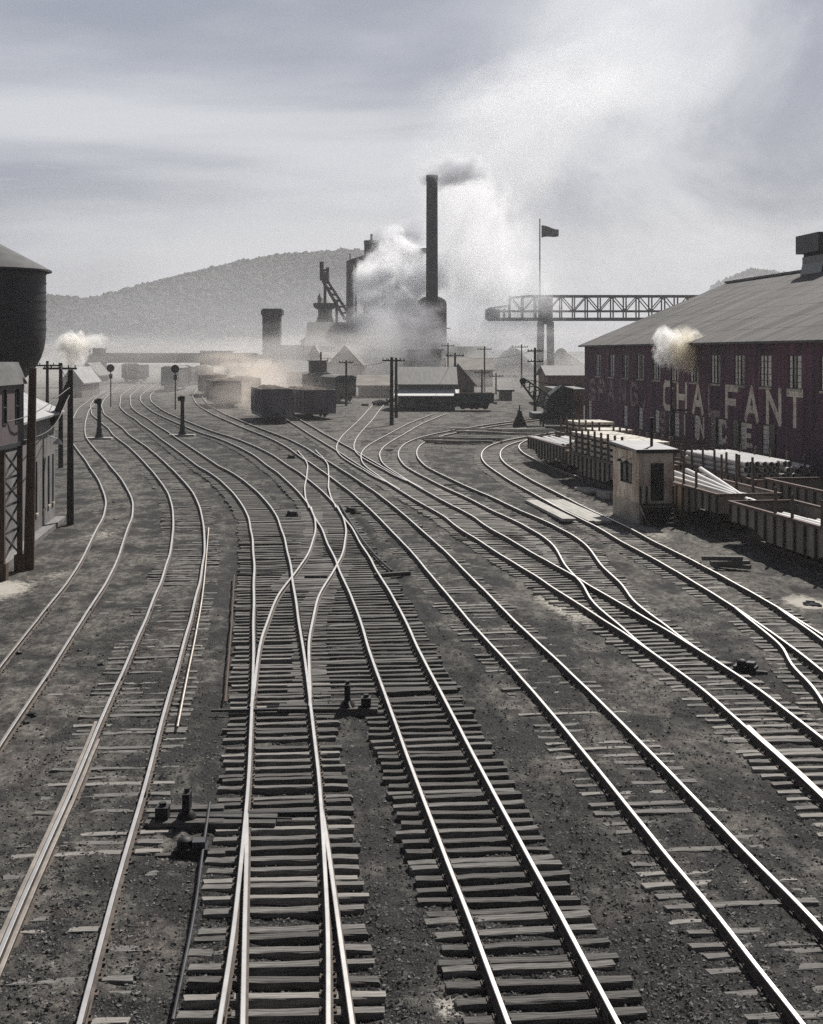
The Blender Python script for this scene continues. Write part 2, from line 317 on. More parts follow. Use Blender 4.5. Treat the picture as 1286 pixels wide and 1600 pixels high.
T['F'] = dict(l=[(1286, 1259.5), (1253.5, 1225.5), (1197, 1172.6), (1140, 1123), (1083.5, 1074), (1027, 1033), (970, 991), (913, 953), (857, 915.6), (800, 881.6), (758, 854.6), (702, 814), (649, 786), (602, 755), (571, 736), (540, 716), (510, 698), (480, 680), (455, 664), (430, 650), (385, 630), (350, 614), (335, 605)],
              r=[(1286, 1167), (1197, 1093), (1140, 1055), (1083.5, 1019.5), (1027, 983.6), (970, 951.5), (909.6, 917.5), (857, 885), (820, 864), (751.5, 823.5), (680, 780), (610, 741), (580, 722), (550, 703), (520, 686), (490, 668), (468, 655), (443, 644)],
              expo=.07, tie='B', spacing=.485, label='track with pale bleached ties entering at the right edge, joined by a curved branch')
T['G'] = dict(l=[(1027, 1034), (989, 1004), (951, 966), (921, 930.7), (904, 907.5), (876, 867), (851, 842), (820, 826.6), (773, 805), (711, 774), (652, 742.6), (624, 720), (622, 708), (630, 697), (645, 688), (680, 679), (720, 672), (770, 664), (840, 655)],
              r=[(1110, 1036), (1064.5, 1006), (1008, 964.7), (974, 930.7), (951, 904), (925, 870), (907, 848), (866.6, 823.5), (820, 805), (758, 774), (711, 755), (661, 732), (648, 716), (649, 702), (664, 690), (692, 682)],
              expo=.06, tie='B', spacing=.485, nx=False, branch='F', label='branch track forking off the bleached one and curling away past the board piles')
T['H'] = dict(l=[(1286, 1059), (1234.6, 1014), (1197, 989), (1140, 949.6), (1083.5, 915.6), (1027, 881.6), (957, 840), (882, 803), (851, 786), (820, 767.5), (789, 749), (764, 733), (752, 721), (754.6, 707), (770, 696), (804, 686.7), (845, 681), (880, 676)],
              r=[(1286, 1002.5), (1216, 957), (1140, 912), (1064.5, 872), (998, 840), (940, 809), (888, 783), (851, 764), (820, 749), (789, 730), (777, 718), (776, 705), (789, 696), (820, 689)],
              expo=.045, tie='B', spacing=.5, label='right hand track passing the plank crossing in front of the plaster shanty')
T['HB'] = dict(l=[(1310, 1150), (1286, 1106), (1268.6, 1066.8), (1246, 1033), (1225, 1009), (1197, 989)], r=[(1286, 1040), (1262, 1003), (1240, 976), (1216, 957)], one=True,
               expo=.045, tie='B', spacing=.53, branch='H', label='short branch bending off the right hand track at the edge of the photo')
T['I'] = dict(l=[(882, 742.6), (835.5, 721), (810.6, 708), (804, 699), (812, 691), (835, 686)], r=[], extra=[(14.85, 71.2), (17.36, 54.3), (19.5, 40), (12.4, 88)],
              expo=.04, tie='M', spacing=.6, nx=False, label='siding under the near row of loaded gondola cars')
T['J'] = dict(l=[(602, 756), (571, 737), (549, 724), (528, 712), (523, 702), (531, 692), (557, 663), (577, 640), (588, 629)], r=[(610, 745), (588, 732), (571, 723), (553, 711), (549, 701), (553, 690), (574, 666), (595, 640), (606, 629)],
              expo=.05, tie='M', spacing=.55, nx=False, branch='F', label='straight ladder track crossing diagonally between the coal hoppers and the tall double poles')
T['K'] = dict(l=[(625, 768), (585, 741), (565, 722), (563, 714), (566, 705), (583.5, 693), (618, 674), (655, 658), (680, 648)], r=[(640, 757), (602, 733), (590, 722), (588, 712), (605, 694), (639.5, 676), (667.5, 659), (692, 649)],
              expo=.05, tie='M', spacing=.55, nx=False, branch='F', label='curved track leading up to the grey shed with the white eave band')
T['CD'] = dict(l=[(400, 1110), (402, 1090), (403, 1041.6), (409, 999.6), (426, 960), (439, 928), (456.6, 910), (474, 884.5), (488, 861.5), (495, 835.6), (494, 812.6), (486, 796)],
               r=[(484, 1112), (482, 1085), (480.5, 1010), (490, 955), (505.5, 919), (525.6, 887), (537, 858.6), (541.5, 838.5), (538.6, 818), (528, 800)],
               expo=.135, tie='D', spacing=.485, nx=False, branch='CD', label='near crossover track snaking between the middle track and the black tie ladder')
T['DE'] = dict(l=[(485, 795), (477, 778), (475, 766.6), (481, 749), (487, 731), (480, 717), (465, 706)], r=[(525, 797), (514, 781), (510.5, 763.7), (513, 746), (513, 731), (505, 718.6), (486, 707.6)],
               expo=.09, tie='D', spacing=.53, nx=False, branch='DE', label='far crossover track joining the black tie ladder to the lone cinder track')
T['C2'] = dict(l=[(380.6, 1598), (382, 1479), (385.6, 1364), (388, 1290)], r=[(547, 1598), (522, 1414), (502.5, 1275)],
               expo=.135, tie='D', spacing=.485, branch='C', label='branch parting from the middle track at the very bottom of the photo')
PARTNERS = {'C': ['CD', 'C2'], 'D': ['CD', 'DE'], 'E': ['DE'], 'F': ['G', 'J', 'K'], 'H': ['HB'], 'CD': ['C', 'D'], 'DE': ['D', 'E'], 'G': ['F', 'K'], 'HB': ['H'], 'C2': ['C'], 'J': ['F', 'K'], 'K': ['F', 'J', 'G'], 'A': [], 'B': [], 'I': []}

def centre(t):
    pts = []
    for key, sg in (('l', 1), ('r', -1)):
        q = np.array([G(*p)[:2] for p in t.get(key, [])])
        if len(q) < 2: continue
        d = np.gradient(q, axis=0); d /= np.linalg.norm(d, axis=1)[:, None]
        if d[:, 1].sum() < 0: d = -d
        nrm = np.stack([d[:, 1], -d[:, 0]], 1)
        pts += list(q+nrm*sg*GA/2)
    for e in t.get('extra', []): pts.append(np.array(e))
    pts = np.array(sorted(pts, key=lambda p: p[1]))
    if t.get('nx', True) and not t.get('one'):                       # run on past the photo's lower edge
        near = pts[:4]; k = np.polyfit(near[:, 1], near[:, 0], 1)
        for y in (pts[0, 1]-3, pts[0, 1]-7, 8.0, 4.0):
            if y < pts[0, 1]-1: pts = np.vstack([[np.polyval(k, y), y], pts])
        pts = pts[np.argsort(pts[:, 1])]
    # dense linear path, then smooth
    s = np.concatenate([[0], np.cumsum(np.hypot(*np.diff(pts, axis=0).T))])
    n = int(s[-1]/.25); u = np.linspace(0, s[-1], n); x = np.interp(u, s, pts[:, 0]); y = np.interp(u, s, pts[:, 1])
    def sm(a, sig):
        k = np.arange(-int(3*sig), int(3*sig)+1); w = np.exp(-.5*(k/sig)**2); w /= w.sum(); m = len(k)//2
        ext = np.concatenate([2*a[0]-a[1:m+1][::-1], a, 2*a[-1]-a[-m-1:-1][::-1]]); return np.convolve(ext, w, 'valid')
    sig = 1.6/.25; big = 5.0/.25; f = np.clip((y-55)/60, 0, 1)
    if n > 3*big*2.2:
        xs, ys, xb, yb = sm(x, sig), sm(y, sig), sm(x, big), sm(y, big); x = xs*(1-f)+xb*f; y = ys*(1-f)+yb*f
    else: 
        sig = min(sig, n/8); x, y = sm(x, sig), sm(y, sig)
    s = np.concatenate([[0], np.cumsum(np.hypot(np.diff(x), np.diff(y)))])
    u = np.arange(0, s[-1], .25); return np.stack([np.interp(u, s, x), np.interp(u, s, y)], 1)
for k, t in T.items():
    t['c'] = centre(t); d = np.gradient(t['c'], axis=0); d /= np.linalg.norm(d, axis=1)[:, None]; t['d'] = d
    t['n'] = np.stack([d[:, 1], -d[:, 0]], 1)                        # to the right of travel (away from the camera)
    q = np.vstack([t['c']+t['n']*GA/2, t['c']-t['n']*GA/2]); kd = KDTree(len(q))
    for i, p in enumerate(q): kd.insert((p[0], p[1], 0), i)
    kd.balance(); t['kd'] = kd
    kd = KDTree(len(t['c']))
    for i, p in enumerate(t['c']): kd.insert((p[0], p[1], 0), i)
    kd.balance(); t['kc'] = kd

# ------------------------------------------------------------------ ground
allk = KDTree(sum(len(t['c']) for t in T.values())); EX = []; TK = []
for k, t in T.items():
    for p in t['c']: allk.insert((p[0], p[1], 0), len(EX)); EX.append(t['expo']); TK.append(k)
allk.balance()
def grade(a, b, st): return list(np.arange(a, b, st))
ys = grade(-20, 16, 4)+grade(16, 46, .11)+grade(46, 80, .2)+grade(80, 140, .6)+grade(140, 320, 2.5)+grade(320, 700, 15)+grade(700, 7001, 300)
xs = grade(-3500, -400, 300)+grade(-400, -60, 15)+grade(-60, -16, 1.2)+grade(-16, 20, .12)+grade(20, 60, 1.2)+grade(60, 400, 15)+grade(400, 3501, 300)
ys, xs = np.array(ys), np.array(xs); NX, NY = len(xs), len(ys)
gx, gy = np.meshgrid(xs, ys)
lime = np.zeros(gx.shape)
for (lx, ly, ra, rb, am) in ((-15.2, 51.6, 1.5, 2.4, 1.0), (13.75, 49.2, .8, 1.4, 1.25), (-13.6, 55.0, .8, 1.5, .5), (10.2, 71.5, 1.6, 4.0, .62), (11.6, 66.5, 1.2, 3.5, .55), (4.9, 50, .7, 3.0, .72), (5.6, 47, .6, 2.2, .75), (-1.4, 19.6, .35, .8, .75), (.55, 19.6, .3, .7, .75), (-14.5, 66, 1.2, 4, .55)):
    lime += am*np.exp(-(((gx-lx)/ra)**2+((gy-ly)/rb)**2))
zz = GR*np.clip(gy, -30, 450); ex = np.full(gx.shape, .05); dust = np.full(gx.shape, .42)
rng = np.random.RandomState(3)
DUST = {'A': .52, 'B': .45, 'C': .30, 'D': .25, 'CD': .27, 'DE': .36, 'C2': .30, 'E': .42, 'F': .44, 'G': .46, 'H': .52, 'HB': .5, 'I': .5, 'J': .58, 'K': .58}
for j in range(NY):
    if not 10 < ys[j] < 240: continue
    for i in range(NX):
        if abs(xs[i]) > 45: continue
        X, Y = xs[i], ys[j]
        if abs(X) > .33*Y+3: continue
        _, idx, ds = allk.find((X, Y, 0))
        w = math.exp(-(ds/1.9)**2); ex[j, i] = EX[idx]*w+(.07)*(1-w); dust[j, i] = DUST[TK[idx]]*w+.42*(1-w)
        if TK[idx] in ('C', 'D', 'CD', 'C2', 'F'): ex[j, i] += .02*(1-w)
inl = (gy > 10) & (gy < 240)
dust += np.where(gx < -.115*gy-1.2, .02, 0)*inl                     # drier dirt on the cabin side
sd = np.exp(-(((gx-12.5)/3.2)**2+((gy-64)/18)**2)); dust += .22*sd      # trodden path by the shanty
sd = np.exp(-(((gx-4.6)/1.1)**2+((gy-52)/6)**2)); dust += .22*sd
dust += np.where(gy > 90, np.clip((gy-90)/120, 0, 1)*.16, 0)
def fnoise(x, y, sc, seed):
    o = np.zeros(x.shape)
    for k in range(3):
        a = rng.rand(4)*6.28; f = sc*2**k
        o += (np.sin(x*f*1.13+a[0]+1.7*np.sin(y*f*.71+a[1]))*np.cos(y*f*.97+a[2]+1.3*np.sin(x*f*.83+a[3])))/1.8**k
    return o
near = np.clip((200-gy)/100, 0, 1)
ex = np.where(inl, ex*np.clip(.82+.40*fnoise(gx, gy, .55, 4), .15, 1.15), ex)
zz += -ex*near + near*(.026*fnoise(gx, gy, 1.1, 1)+.016*fnoise(gx, gy, 4.3, 2)+.006*rng.randn(*gx.shape))
idx = np.arange(NX*NY).reshape(NY, NX)
quads = np.stack([idx[:-1, :-1].ravel(), idx[:-1, 1:].ravel(), idx[1:, 1:].ravel(), idx[1:, :-1].ravel()], 1)
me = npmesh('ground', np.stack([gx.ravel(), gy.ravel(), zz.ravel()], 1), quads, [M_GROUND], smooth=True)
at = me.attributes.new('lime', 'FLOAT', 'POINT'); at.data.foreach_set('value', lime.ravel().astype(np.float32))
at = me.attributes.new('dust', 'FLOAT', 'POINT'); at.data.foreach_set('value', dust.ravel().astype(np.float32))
g = bpy.data.objects.new('ground', me); COL.objects.link(g); setp(g, 'dark cinder yard ground with dusty brown patches between the tracks', 'ground', kind='structure')
def ground_z(X, Y):
    i = min(max(int(np.searchsorted(xs, X)), 1), NX-1); j = min(max(int(np.searchsorted(ys, Y)), 1), NY-1); return zz[j, i]

# loose stones (ballast and clinker)
def stones(n, ymax, smin, smax, seed):
    r = np.random.RandomState(seed); oc = np.array([(1, 0, 0), (-1, 0, 0), (0, 1, 0), (0, -1, 0), (0, 0, 1), (0, 0, -1)], float)
    fc = np.array([(0, 2, 4), (2, 1, 4), (1, 3, 4), (3, 0, 4), (2, 0, 5), (1, 2, 5), (3, 1, 5), (0, 3, 5)])
    u = r.rand(n); Y = 1/(1/18.0+(1/ymax-1/18.0)*u); X = (r.rand(n)-.5)*Y*.62
    i = np.clip(np.searchsorted(xs, X), 1, NX-1); j = np.clip(np.searchsorted(ys, Y), 1, NY-1)
    keep = (dust[j, i] < .50) | (r.rand(n) < .25); X, Y, i, j = X[keep], Y[keep], i[keep], j[keep]; n = len(X)
    z = zz[j, i]; s = smin+(smax-smin)*r.rand(n)**3.0
    V = oc[None]*(.6+.6*r.rand(n, 6, 3))*s[:, None, None]+.25*s[:, None, None]*r.randn(n, 6, 3); V[:, :, 2] *= .7
    V += np.stack([X, Y, z+.1*s], 1)[:, None]
    Fq = fc[None]+6*np.arange(n)[:, None, None]
    return npmesh('gravel', V.reshape(-1, 3), Fq.reshape(-1, 3), [M_STONE])
o = bpy.data.objects.new('gravel', stones(90000, 48, .008, .042, 5)); COL.objects.link(o); setp(o, 'loose grey clinker stones scattered over the cinder ground', 'gravel', kind='stuff')

# ------------------------------------------------------------------ track building
PROF = np.array([(-.07, 0), (.07, 0), (.07, .018), (.012, .035), (.012, .115), (.037, .125), (.037, .162), (.028, .17), (-.028, .17), (-.037, .162), (-.037, .125), (-.012, .115), (-.012, .035), (-.07, .018)])
PROF[:, 0] *= 1.0
TOPF = {6, 7, 8}
def rail_mesh(path, nrm, zoff, top, ties=None, mats=None):
    n = len(path); k = len(PROF); gzv = GR*np.clip(path[:, 1], -30, 450)+zoff
    wob = .006*np.sin(np.arange(n)*.9)+.004*np.sin(np.arange(n)*.31)
    V = np.zeros((n, k, 3)); V[:, :, 0] = path[:, None, 0]+nrm[:, None, 0]*PROF[None, :, 0]; V[:, :, 1] = path[:, None, 1]+nrm[:, None, 1]*PROF[None, :, 0]
    V[:, :, 2] = (gzv+wob*.5)[:, None]+PROF[None, :, 1]
    ii = np.arange(n-1)[:, None]*k; jj = np.arange(k)[None]
    q = np.stack([ii+jj, ii+(jj+1) % k, ii+k+(jj+1) % k, ii+k+jj], -1).reshape(-1, 4)
    mi = np.tile([1 if j in TOPF else 0 for j in range(k)], n-1)
    V = V.reshape(-1, 3)
    ends = np.array([[0, 1, 2, 13], [2, 3, 12, 13], [3, 4, 11, 12], [4, 5, 10, 11], [5, 6, 9, 10], [6, 7, 8, 9]])
    q = np.vstack([q, ends[:, ::-1], ends+(n-1)*k]); mi = np.concatenate([mi, np.zeros(12, int)])
    if ties is not None and len(ties):                                # tie plates, spikes, joint bars
        bx = np.array([(-1, -1, -1), (1, -1, -1), (1, 1, -1), (-1, 1, -1), (-1, -1, 1), (1, -1, 1), (1, 1, 1), (-1, 1, 1)], float)
        bf = np.array([(0, 3, 2, 1), (4, 5, 6, 7), (0, 1, 5, 4), (1, 2, 6, 5), (2, 3, 7, 6), (3, 0, 4, 7)])
        ex_v = []; 
        for c0, nn in ties:
            dd = np.array([-nn[1], nn[0]])
            near_joint = (round(c0[1]*2) % 19 == 0)
            for (u, v, hw, hl, z0, z1) in (((.034, 0, .016, .36, .045, .118), (-.034, 0, .016, .36, .045, .118)) if near_joint else ())+((0, 0, .12, .08, -.004, .014), (.085, .04, .014, .014, 0, .05), (-.085, -.04, .014, .014, 0, .05)):
                p = c0+nn*u+dd*v
                w = bx.copy(); vv = np.zeros((8, 3)); vv[:, :2] = p+w[:, :1]*hw*nn+w[:, 1:2]*hl*dd; vv[:, 2] = GR*c0[1]+zoff+np.where(w[:, 2] < 0, z0, z1); ex_v.append(vv)
        m = len(ex_v); base = len(V); V = np.vstack([V, np.concatenate(ex_v)]); q = np.vstack([q, (bf[None]+8*np.arange(m)[:, None, None]).reshape(-1, 4)+base]); mi = np.concatenate([mi, np.zeros(6*m, int)])
    return npmesh('rail', V, q, mats or [M_RAILSIDE, M_RAILTOP], mi)

def tie_mesh(seed, m):
    r = random.Random(seed); b = MB(); n = 9; vs = []; L = 1.3
    for i in range(n):
        x = -L+2*L*i/(n-1)
        for (y, z) in ((-.105, -.17), (.105, -.17), (.105, -.014), (.092, 0), (-.092, 0), (-.105, -.014)):
            vs.append((x+(r.uniform(-.03, .03) if i in (0, n-1) else 0), y+r.uniform(-.011, .011), z+(r.uniform(-.020, .003) if z > -.1 else 0)))
    fs = [(i*6+j, i*6+(j+1) % 6, (i+1)*6+(j+1) % 6, (i+1)*6+j) for i in range(n-1) for j in range(6)]+[(5, 4, 3, 2, 1, 0), tuple((n-1)*6+j for j in range(6))]
    b.add(vs, fs); return b.mesh('crosstie', m)
GUARDS = [('B', -1, .10, 14, 32), ('B', -1, -.10, 14, 33.5), ('F', -1, .105, 22, 33)]
TM = {'M': [tie_mesh(i, M_TIE) for i in range(4)]+[tie_mesh(4, M_TIEB)], 'D': [tie_mesh(i+10, M_TIE if i % 3 else M_TIED) for i in range(6)]+[tie_mesh(17, M_TIEB)], 'N': [tie_mesh(i+30, M_TIED if i % 4 else M_TIE) for i in range(7)], 'B': [tie_mesh(i+20, M_TIEB if i % 3 else M_TIE) for i in range(6)]}
ZOFF = {'CD': -.006, 'DE': -.009, 'G': -.006, 'HB': -.006, 'C2': -.006, 'J': -.012, 'K': -.009}
rnd = random.Random(11)
for k, t in T.items():
    c0, nn, dd = t['c'], t['n'], t['d']; mid = c0[len(c0)//2] if t.get('branch') else c0[min(len(c0)-1, 80)]
    root = thing('railway_track', t['label'], 'railway track', (mid[0], mid[1], gz(mid[1])), 0, 'tracks of the rail yard')
    inv = Matrix.Translation(-root.location)
    # ties
    step = t['spacing']/.25; plates = ([], []); ties = []; u = 0.0
    while u < len(c0)-1:
        i = int(u); p = c0[i]; X, Y = p
        u += step*(rnd.uniform(.82, 1.18))
        if Y > 170 or Y < 10: continue
        lo, hi = -1.3, 1.3; skip = False
        for q in PARTNERS[k]:
            tq = T[q]
            _, ci, cd = tq['kc'].find((X, Y, 0))
            if t.get('branch') and (q in ('C', 'D', 'E', 'F', 'H', 'K') or k == 'J'):
                if cd < 2.25 and not (k == 'K' and q == 'J'): skip = True
            else:
                for (_, pi, pd) in tq['kd'].find_range((X, Y, 0), 2.95):
                    L = len(tq['c']); w = (tq['c'][pi]+tq['n'][pi]*GA/2) if pi < L else (tq['c'][pi-L]-tq['n'][pi-L]*GA/2)
                    v = (w-p)@dd[i]; uu = (w-p)@nn[i]
                    if abs(v) < .3: lo = min(lo, uu-.5); hi = max(hi, uu+.5)
        if skip: continue
        for s, sg in ((0, -1), (1, 1)):
            if 14 < Y < 48: plates[s].append((c0[i]+nn[i]*sg*GA/2, nn[i]))
        ties.append((p+nn[i]*((lo+hi)/2+rnd.uniform(-.06, .06)), (hi-lo)/2.6*rnd.uniform(.97, 1.04), math.atan2(nn[i][1], nn[i][0])+rnd.gauss(0, .02)))
    zo = ZOFF.get(k, 0)
    # thin far samples
    keep = [i for i in range(len(c0)) if c0[i][1] > 3 and (i % (2 if c0[i][1] < 80 else 4) == 0 or i == len(c0)-1)]
    for s, sg in ((0, -1), (1, 1)):
        if k == 'HB' and False: continue
        path = c0[keep]+nn[keep]*sg*GA/2
        me = rail_mesh(path, nn[keep], zo, 1, plates[s], [M_RAILSIDE, M_RAILDULL if t.get('dull') else M_RAILTOP])
        me.transform(inv)
        o = bpy.data.objects.new('rail', me); COL.objects.link(o); o.parent = root
    drop = {'A': (.02, .09), 'B': (-.012, .035), 'E': (-.005, .045)}.get(k, (.0, .012))
    vis = [q for q in ties if q[0][1] > 17.5]; rest = [q for q in ties if q[0][1] <= 17.5]
    one, many = vis[:100], vis[100:]+rest
    def tz(Y): return GR*Y-.003+zo-rnd.uniform(*drop)
    for (p, sc, an) in one:
        o = bpy.data.objects.new('crosstie', rnd.choice(TM[t['tie']])); COL.objects.link(o); o.parent = root
        o.location = (p[0]-root.location.x, p[1]-root.location.y, tz(p[1])-root.location.z); o.rotation_euler = (rnd.gauss(0, .02), rnd.gauss(0, .006), an); o.scale = (sc, rnd.uniform(.9, 1.1), 1)
    if many:
        b = MB(); src = TM[t['tie']]
        for (p, sc, an) in many:
            z = tz(p[1])-root.location.z; ca, sa = math.cos(an), math.sin(an); x0, y0 = p[0]-root.location.x, p[1]-root.location.y
            vs = [(x0+ca*X-sa*Y, y0+sa*X+ca*Y, z+Z) for X, Y, Z in [(-1.3*sc, -.115, -.17), (1.3*sc, -.115, -.17), (1.3*sc, .115, -.17), (-1.3*sc, .115, -.17), (-1.3*sc, -.115, 0), (1.3*sc, -.115, 0), (1.3*sc, .115, 0), (-1.3*sc, .115, 0)]]
            b.add(vs, [(0, 3, 2, 1), (4, 5, 6, 7), (0, 1, 5, 4), (1, 2, 6, 5), (2, 3, 7, 6), (3, 0, 4, 7)])
        o = b.build('crosstie', M_TIEB if t['tie'] == 'B' else M_TIE, root); o['kind'] = 'stuff'
    for (gk, side, off, ya, yb) in GUARDS:
        if gk != k: continue
        sel = [i for i in range(len(c0)) if ya < c0[i][1] < yb]
        if len(sel) < 6: continue
        fl = np.array([max(0, 1.2-min(j, len(sel)-1-j)*.25)*.10 for j in range(len(sel))])*.12     # flared ends
        sg = np.sign(off); pth = c0[sel]+nn[sel]*(side*GA/2+off+sg*fl)[:, None]
        me = rail_mesh(pth, nn[sel], zo-.035, 1, None, [M_RAILSIDE, M_RAILDULL]); me.transform(inv)
        o = bpy.data.objects.new('guard_rail', me); COL.objects.link(o); o.parent = root
    t['root'] = root
# ------------------------------------------------------------------ mill with the painted wall
def mill():
    d0 = 136.5; X0 = -.11*d0+31.8; base = gz(d0)
    r = thing('brick_mill', 'long purple brick mill with worn white painted lettering and a broad grey roof', 'factory', (X0, d0, base), math.atan(.11))
    k = math.sqrt(1+.11**2)
    def yl(d): return (d-d0)*k                     # local y of a depth along the wall
    EZ = 10.15-base; RZ = 16.1-base; WD = 28.8; L0, L1 = yl(30), 0.0
    wall_b = MB()
    # front wall with window openings cut: build as strips
    def wd(n): return 131*(1-.0365*n)
    up = [(yl(wd(n)), 2.0) for n in range(-1, 17)]; lo = [(yl(wd(n)), 1.3) for n in (-.7, 2, 3, 4, 5.1, 6.1, 7.2, 8.15, 9.0, 11.6, 12.6, 13.6, 14.6)]
    def row(ops, z0, z1, za, zb):
        # strip of wall from z0..z1 with openings za..zb
        wall_b.box(0, .35, L0, L1, z0, za); wall_b.box(0, .35, L0, L1, zb, z1)
        e = sorted((y-w/2, y+w/2) for y, w in ops); cur = L0
        for a, b in e:
            if a < L0 or b > L1: continue
            wall_b.box(0, .35, cur, a, za, zb); cur = b
        wall_b.box(0, .35, cur, L1, za, zb)
    UZ = (7.08-base, 9.1-base); LZ = (2.88-base, 4.73-base)
    row(lo, -3.2, 5.6-base, *LZ); row(up, 5.6-base, EZ, *UZ)
    wall_b.prism([(.35, -1), (WD, -1), (WD, EZ), (WD/2, RZ-.05), (.35, EZ-.02)], L1-.35, L1)      # far gable wall
    wall_b.box(WD-.35, WD, L0, L1-.35, -3, EZ)
    wall_b.prism([(.35, -3), (WD-.35, -3), (WD-.35, EZ), (WD/2, RZ-.05), (.35, EZ-.02)], L0, L0+.35)
    wall_b.build('wall', M_BRICK, r)
    rf = MB(); n = 7
    for sgn in (-1, 1):                            # each slope as overlapping courses of sheets
        xe = WD/2+sgn*(WD/2+.55); ze = EZ-.22
        for i in range(n):
            f0, f1 = i/n, (i+1)/n
            xa, za = xe+(WD/2-xe)*f0, ze+(RZ-ze)*f0+.022; xb, zb = xe+(WD/2-xe)*f1, ze+(RZ-ze)*f1+.012
            rf.add([(xa, L0-.3, za), (xa, L1+.4, za), (xb, L1+.4, zb), (xb, L0-.3, zb), (xa, L0-.3, za-.14), (xa, L1+.4, za-.14), (xb, L1+.4, zb-.14), (xb, L0-.3, zb-.14)],
                   [(0, 1, 2, 3), (7, 6, 5, 4), (0, 4, 5, 1), (2, 6, 7, 3), (1, 5, 6, 2), (3, 7, 4, 0)])
    roof = rf.build('roof', M_MILLROOF, r)
    MB().box(WD/2-.3, WD/2+.3, L0-.3, L1+.4, RZ-.02, RZ+.16).build('ridge_cap', M_ROOFG, r)
    MB().box(-.12, -.002, L0, L1, EZ-.32, EZ-.05).build('gutter', M_STEEL, r)
    rs = random.Random(5)
    def window(y, w, z0, z1, rows, fullpane):
        fr = MB(); x = .08; t = .05
        fr.box(x-.06, x+.06, y-w/2, y+w/2, z0, z0+t); fr.box(x-.06, x+.06, y-w/2, y+w/2, z1-t, z1)
        a = y-w/2; b = y+w/2
        cuts = [a+t/2, b-t/2] if fullpane else [a+t/2, a+w*.40, b-w*.30, b-t/2]
        for cyy in cuts: fr.box(x-.059, x+.059, cyy-t/2, cyy+t/2, z0+t, z1-t)
        for i in range(1, rows): zq = z0+(z1-z0)*i/rows; fr.box(x-.03, x+.03, a+t, b-t, zq-.014, zq+.014)
        f = fr.build('window', M_STEEL, r)
        if fullpane: ps = [(a+t, b-t, M_PANE)]
        else: ps = [(a+t, a+w*.36, M_GLASSD if rs.random() < .8 else M_PANE), (a+w*.44, b-w*.34, M_PANE if rs.random() < .8 else M_GLASSD), (b-w*.26, b-t, M_PANE if rs.random() < .85 else M_GLASSD)]
        for p0, p1, mm in ps: MB().box(x-.012, x+.012, p0, p1, z0+t, z1-t).build('pane', mm, f)
        MB().box(-.06, .1, a-.08, b+.08, z0-.13, z0-.003).build('sill', M_PALE if not fullpane else M_STEEL, f)
    for i, (y, w) in enumerate(up):
        if y-w/2 > L0 and y+w/2 < L1: window(y, w, *UZ, 5, False)
    for i, (y, w) in enumerate(lo):
        if y-w/2 > L0 and y+w/2 < L1: window(y, w, *LZ, 6, True)
    for n, sd in ((5.1, 1), (7.2, 1), (8.15, 1), (9.0, -1)):                # dark shutters beside the lower windows
        y = yl(wd(n)); MB().box(-.07, -.004, *sorted((y+sd*.74, y+sd*1.75)), LZ[0]-.35, LZ[1]+.05).build('shutter', M_DARK, r)
    # lettering as strokes
    GL = {'S': [[(1, .86), (.8, 1), (.2, 1), (0, .86), (0, .64), (.2, .52), (.8, .48), (1, .36), (1, .14), (.8, 0), (.2, 0), (0, .14)]], 'P': [[(0, 0), (0, 1), (.8, 1), (1, .88), (1, .6), (.8, .48), (0, .48)]],
          'A': [[(0, 0), (.5, 1), (1, 0)], [(.18, .32), (.82, .32)]], 'N': [[(0, 0), (0, 1), (1, 0), (1, 1)]], 'G': [[(1, .82), (.8, 1), (.2, 1), (0, .84), (0, .16), (.2, 0), (.8, 0), (1, .16), (1, .45), (.6, .45)]],
          'C': [[(1, .8), (.8, 1), (.2, 1), (0, .82), (0, .18), (.2, 0), (.8, 0), (1, .2)]], 'H': [[(0, 0), (0, 1)], [(1, 0), (1, 1)], [(0, .5), (1, .5)]], 'L': [[(0, 1), (0, 0), (1, 0)]],
          'F': [[(0, 0), (0, 1), (1, 1)], [(0, .5), (.8, .5)]], 'T': [[(.5, 0), (.5, 1)], [(0, 1), (1, 1)]], 'I': [[(.5, 0), (.5, 1)]], 'E': [[(1, 0), (0, 0), (0, 1), (1, 1)], [(0, .5), (.8, .5)]], ',': [[(.6, .15), (.3, -.2)]]}
    def letter(ch, px, za, zb, w, t, m):
        # wall point seen at px: X = -.11d+31.8 = (px-643)/F*d
        d = 31.8/((px-CX)/F+.11); y = yl(d); b = MB(); q = 0
        for pl in GL[ch]:
            for (u0, v0), (u1, v1) in zip(pl, pl[1:]):
                q += 1; h = zb-za
                p0 = Vector((0, y+w/2-w*u0, za-base+h*v0)); p1 = Vector((0, y+w/2-w*u1, za-base+h*v1)); dv = (p1-p0).normalized(); e = dv*t*.45
                p0 -= e; p1 += e; nv = Vector((0, -dv.z, dv.y))*t/2; x = -.012-.0012*q
                b.add([(-.002, *(p0-nv).yz), (-.002, *(p0+nv).yz), (-.002, *(p1+nv).yz), (-.002, *(p1-nv).yz), (x, *(p0-nv).yz), (x, *(p0+nv).yz), (x, *(p1+nv).yz), (x, *(p1-nv).yz)],
                      [(0, 1, 2, 3), (7, 6, 5, 4), (0, 4, 5, 1), (1, 5, 6, 2), (2, 6, 7, 3), (3, 7, 4, 0)])
        b.build('painted_letter', m, r)
    for ch, px in zip('SPANG,', (926, 940, 955, 973, 991, 1007)): letter(ch, px, 4.95, 6.6, 1.9, .40, M_BROWNLETTER)
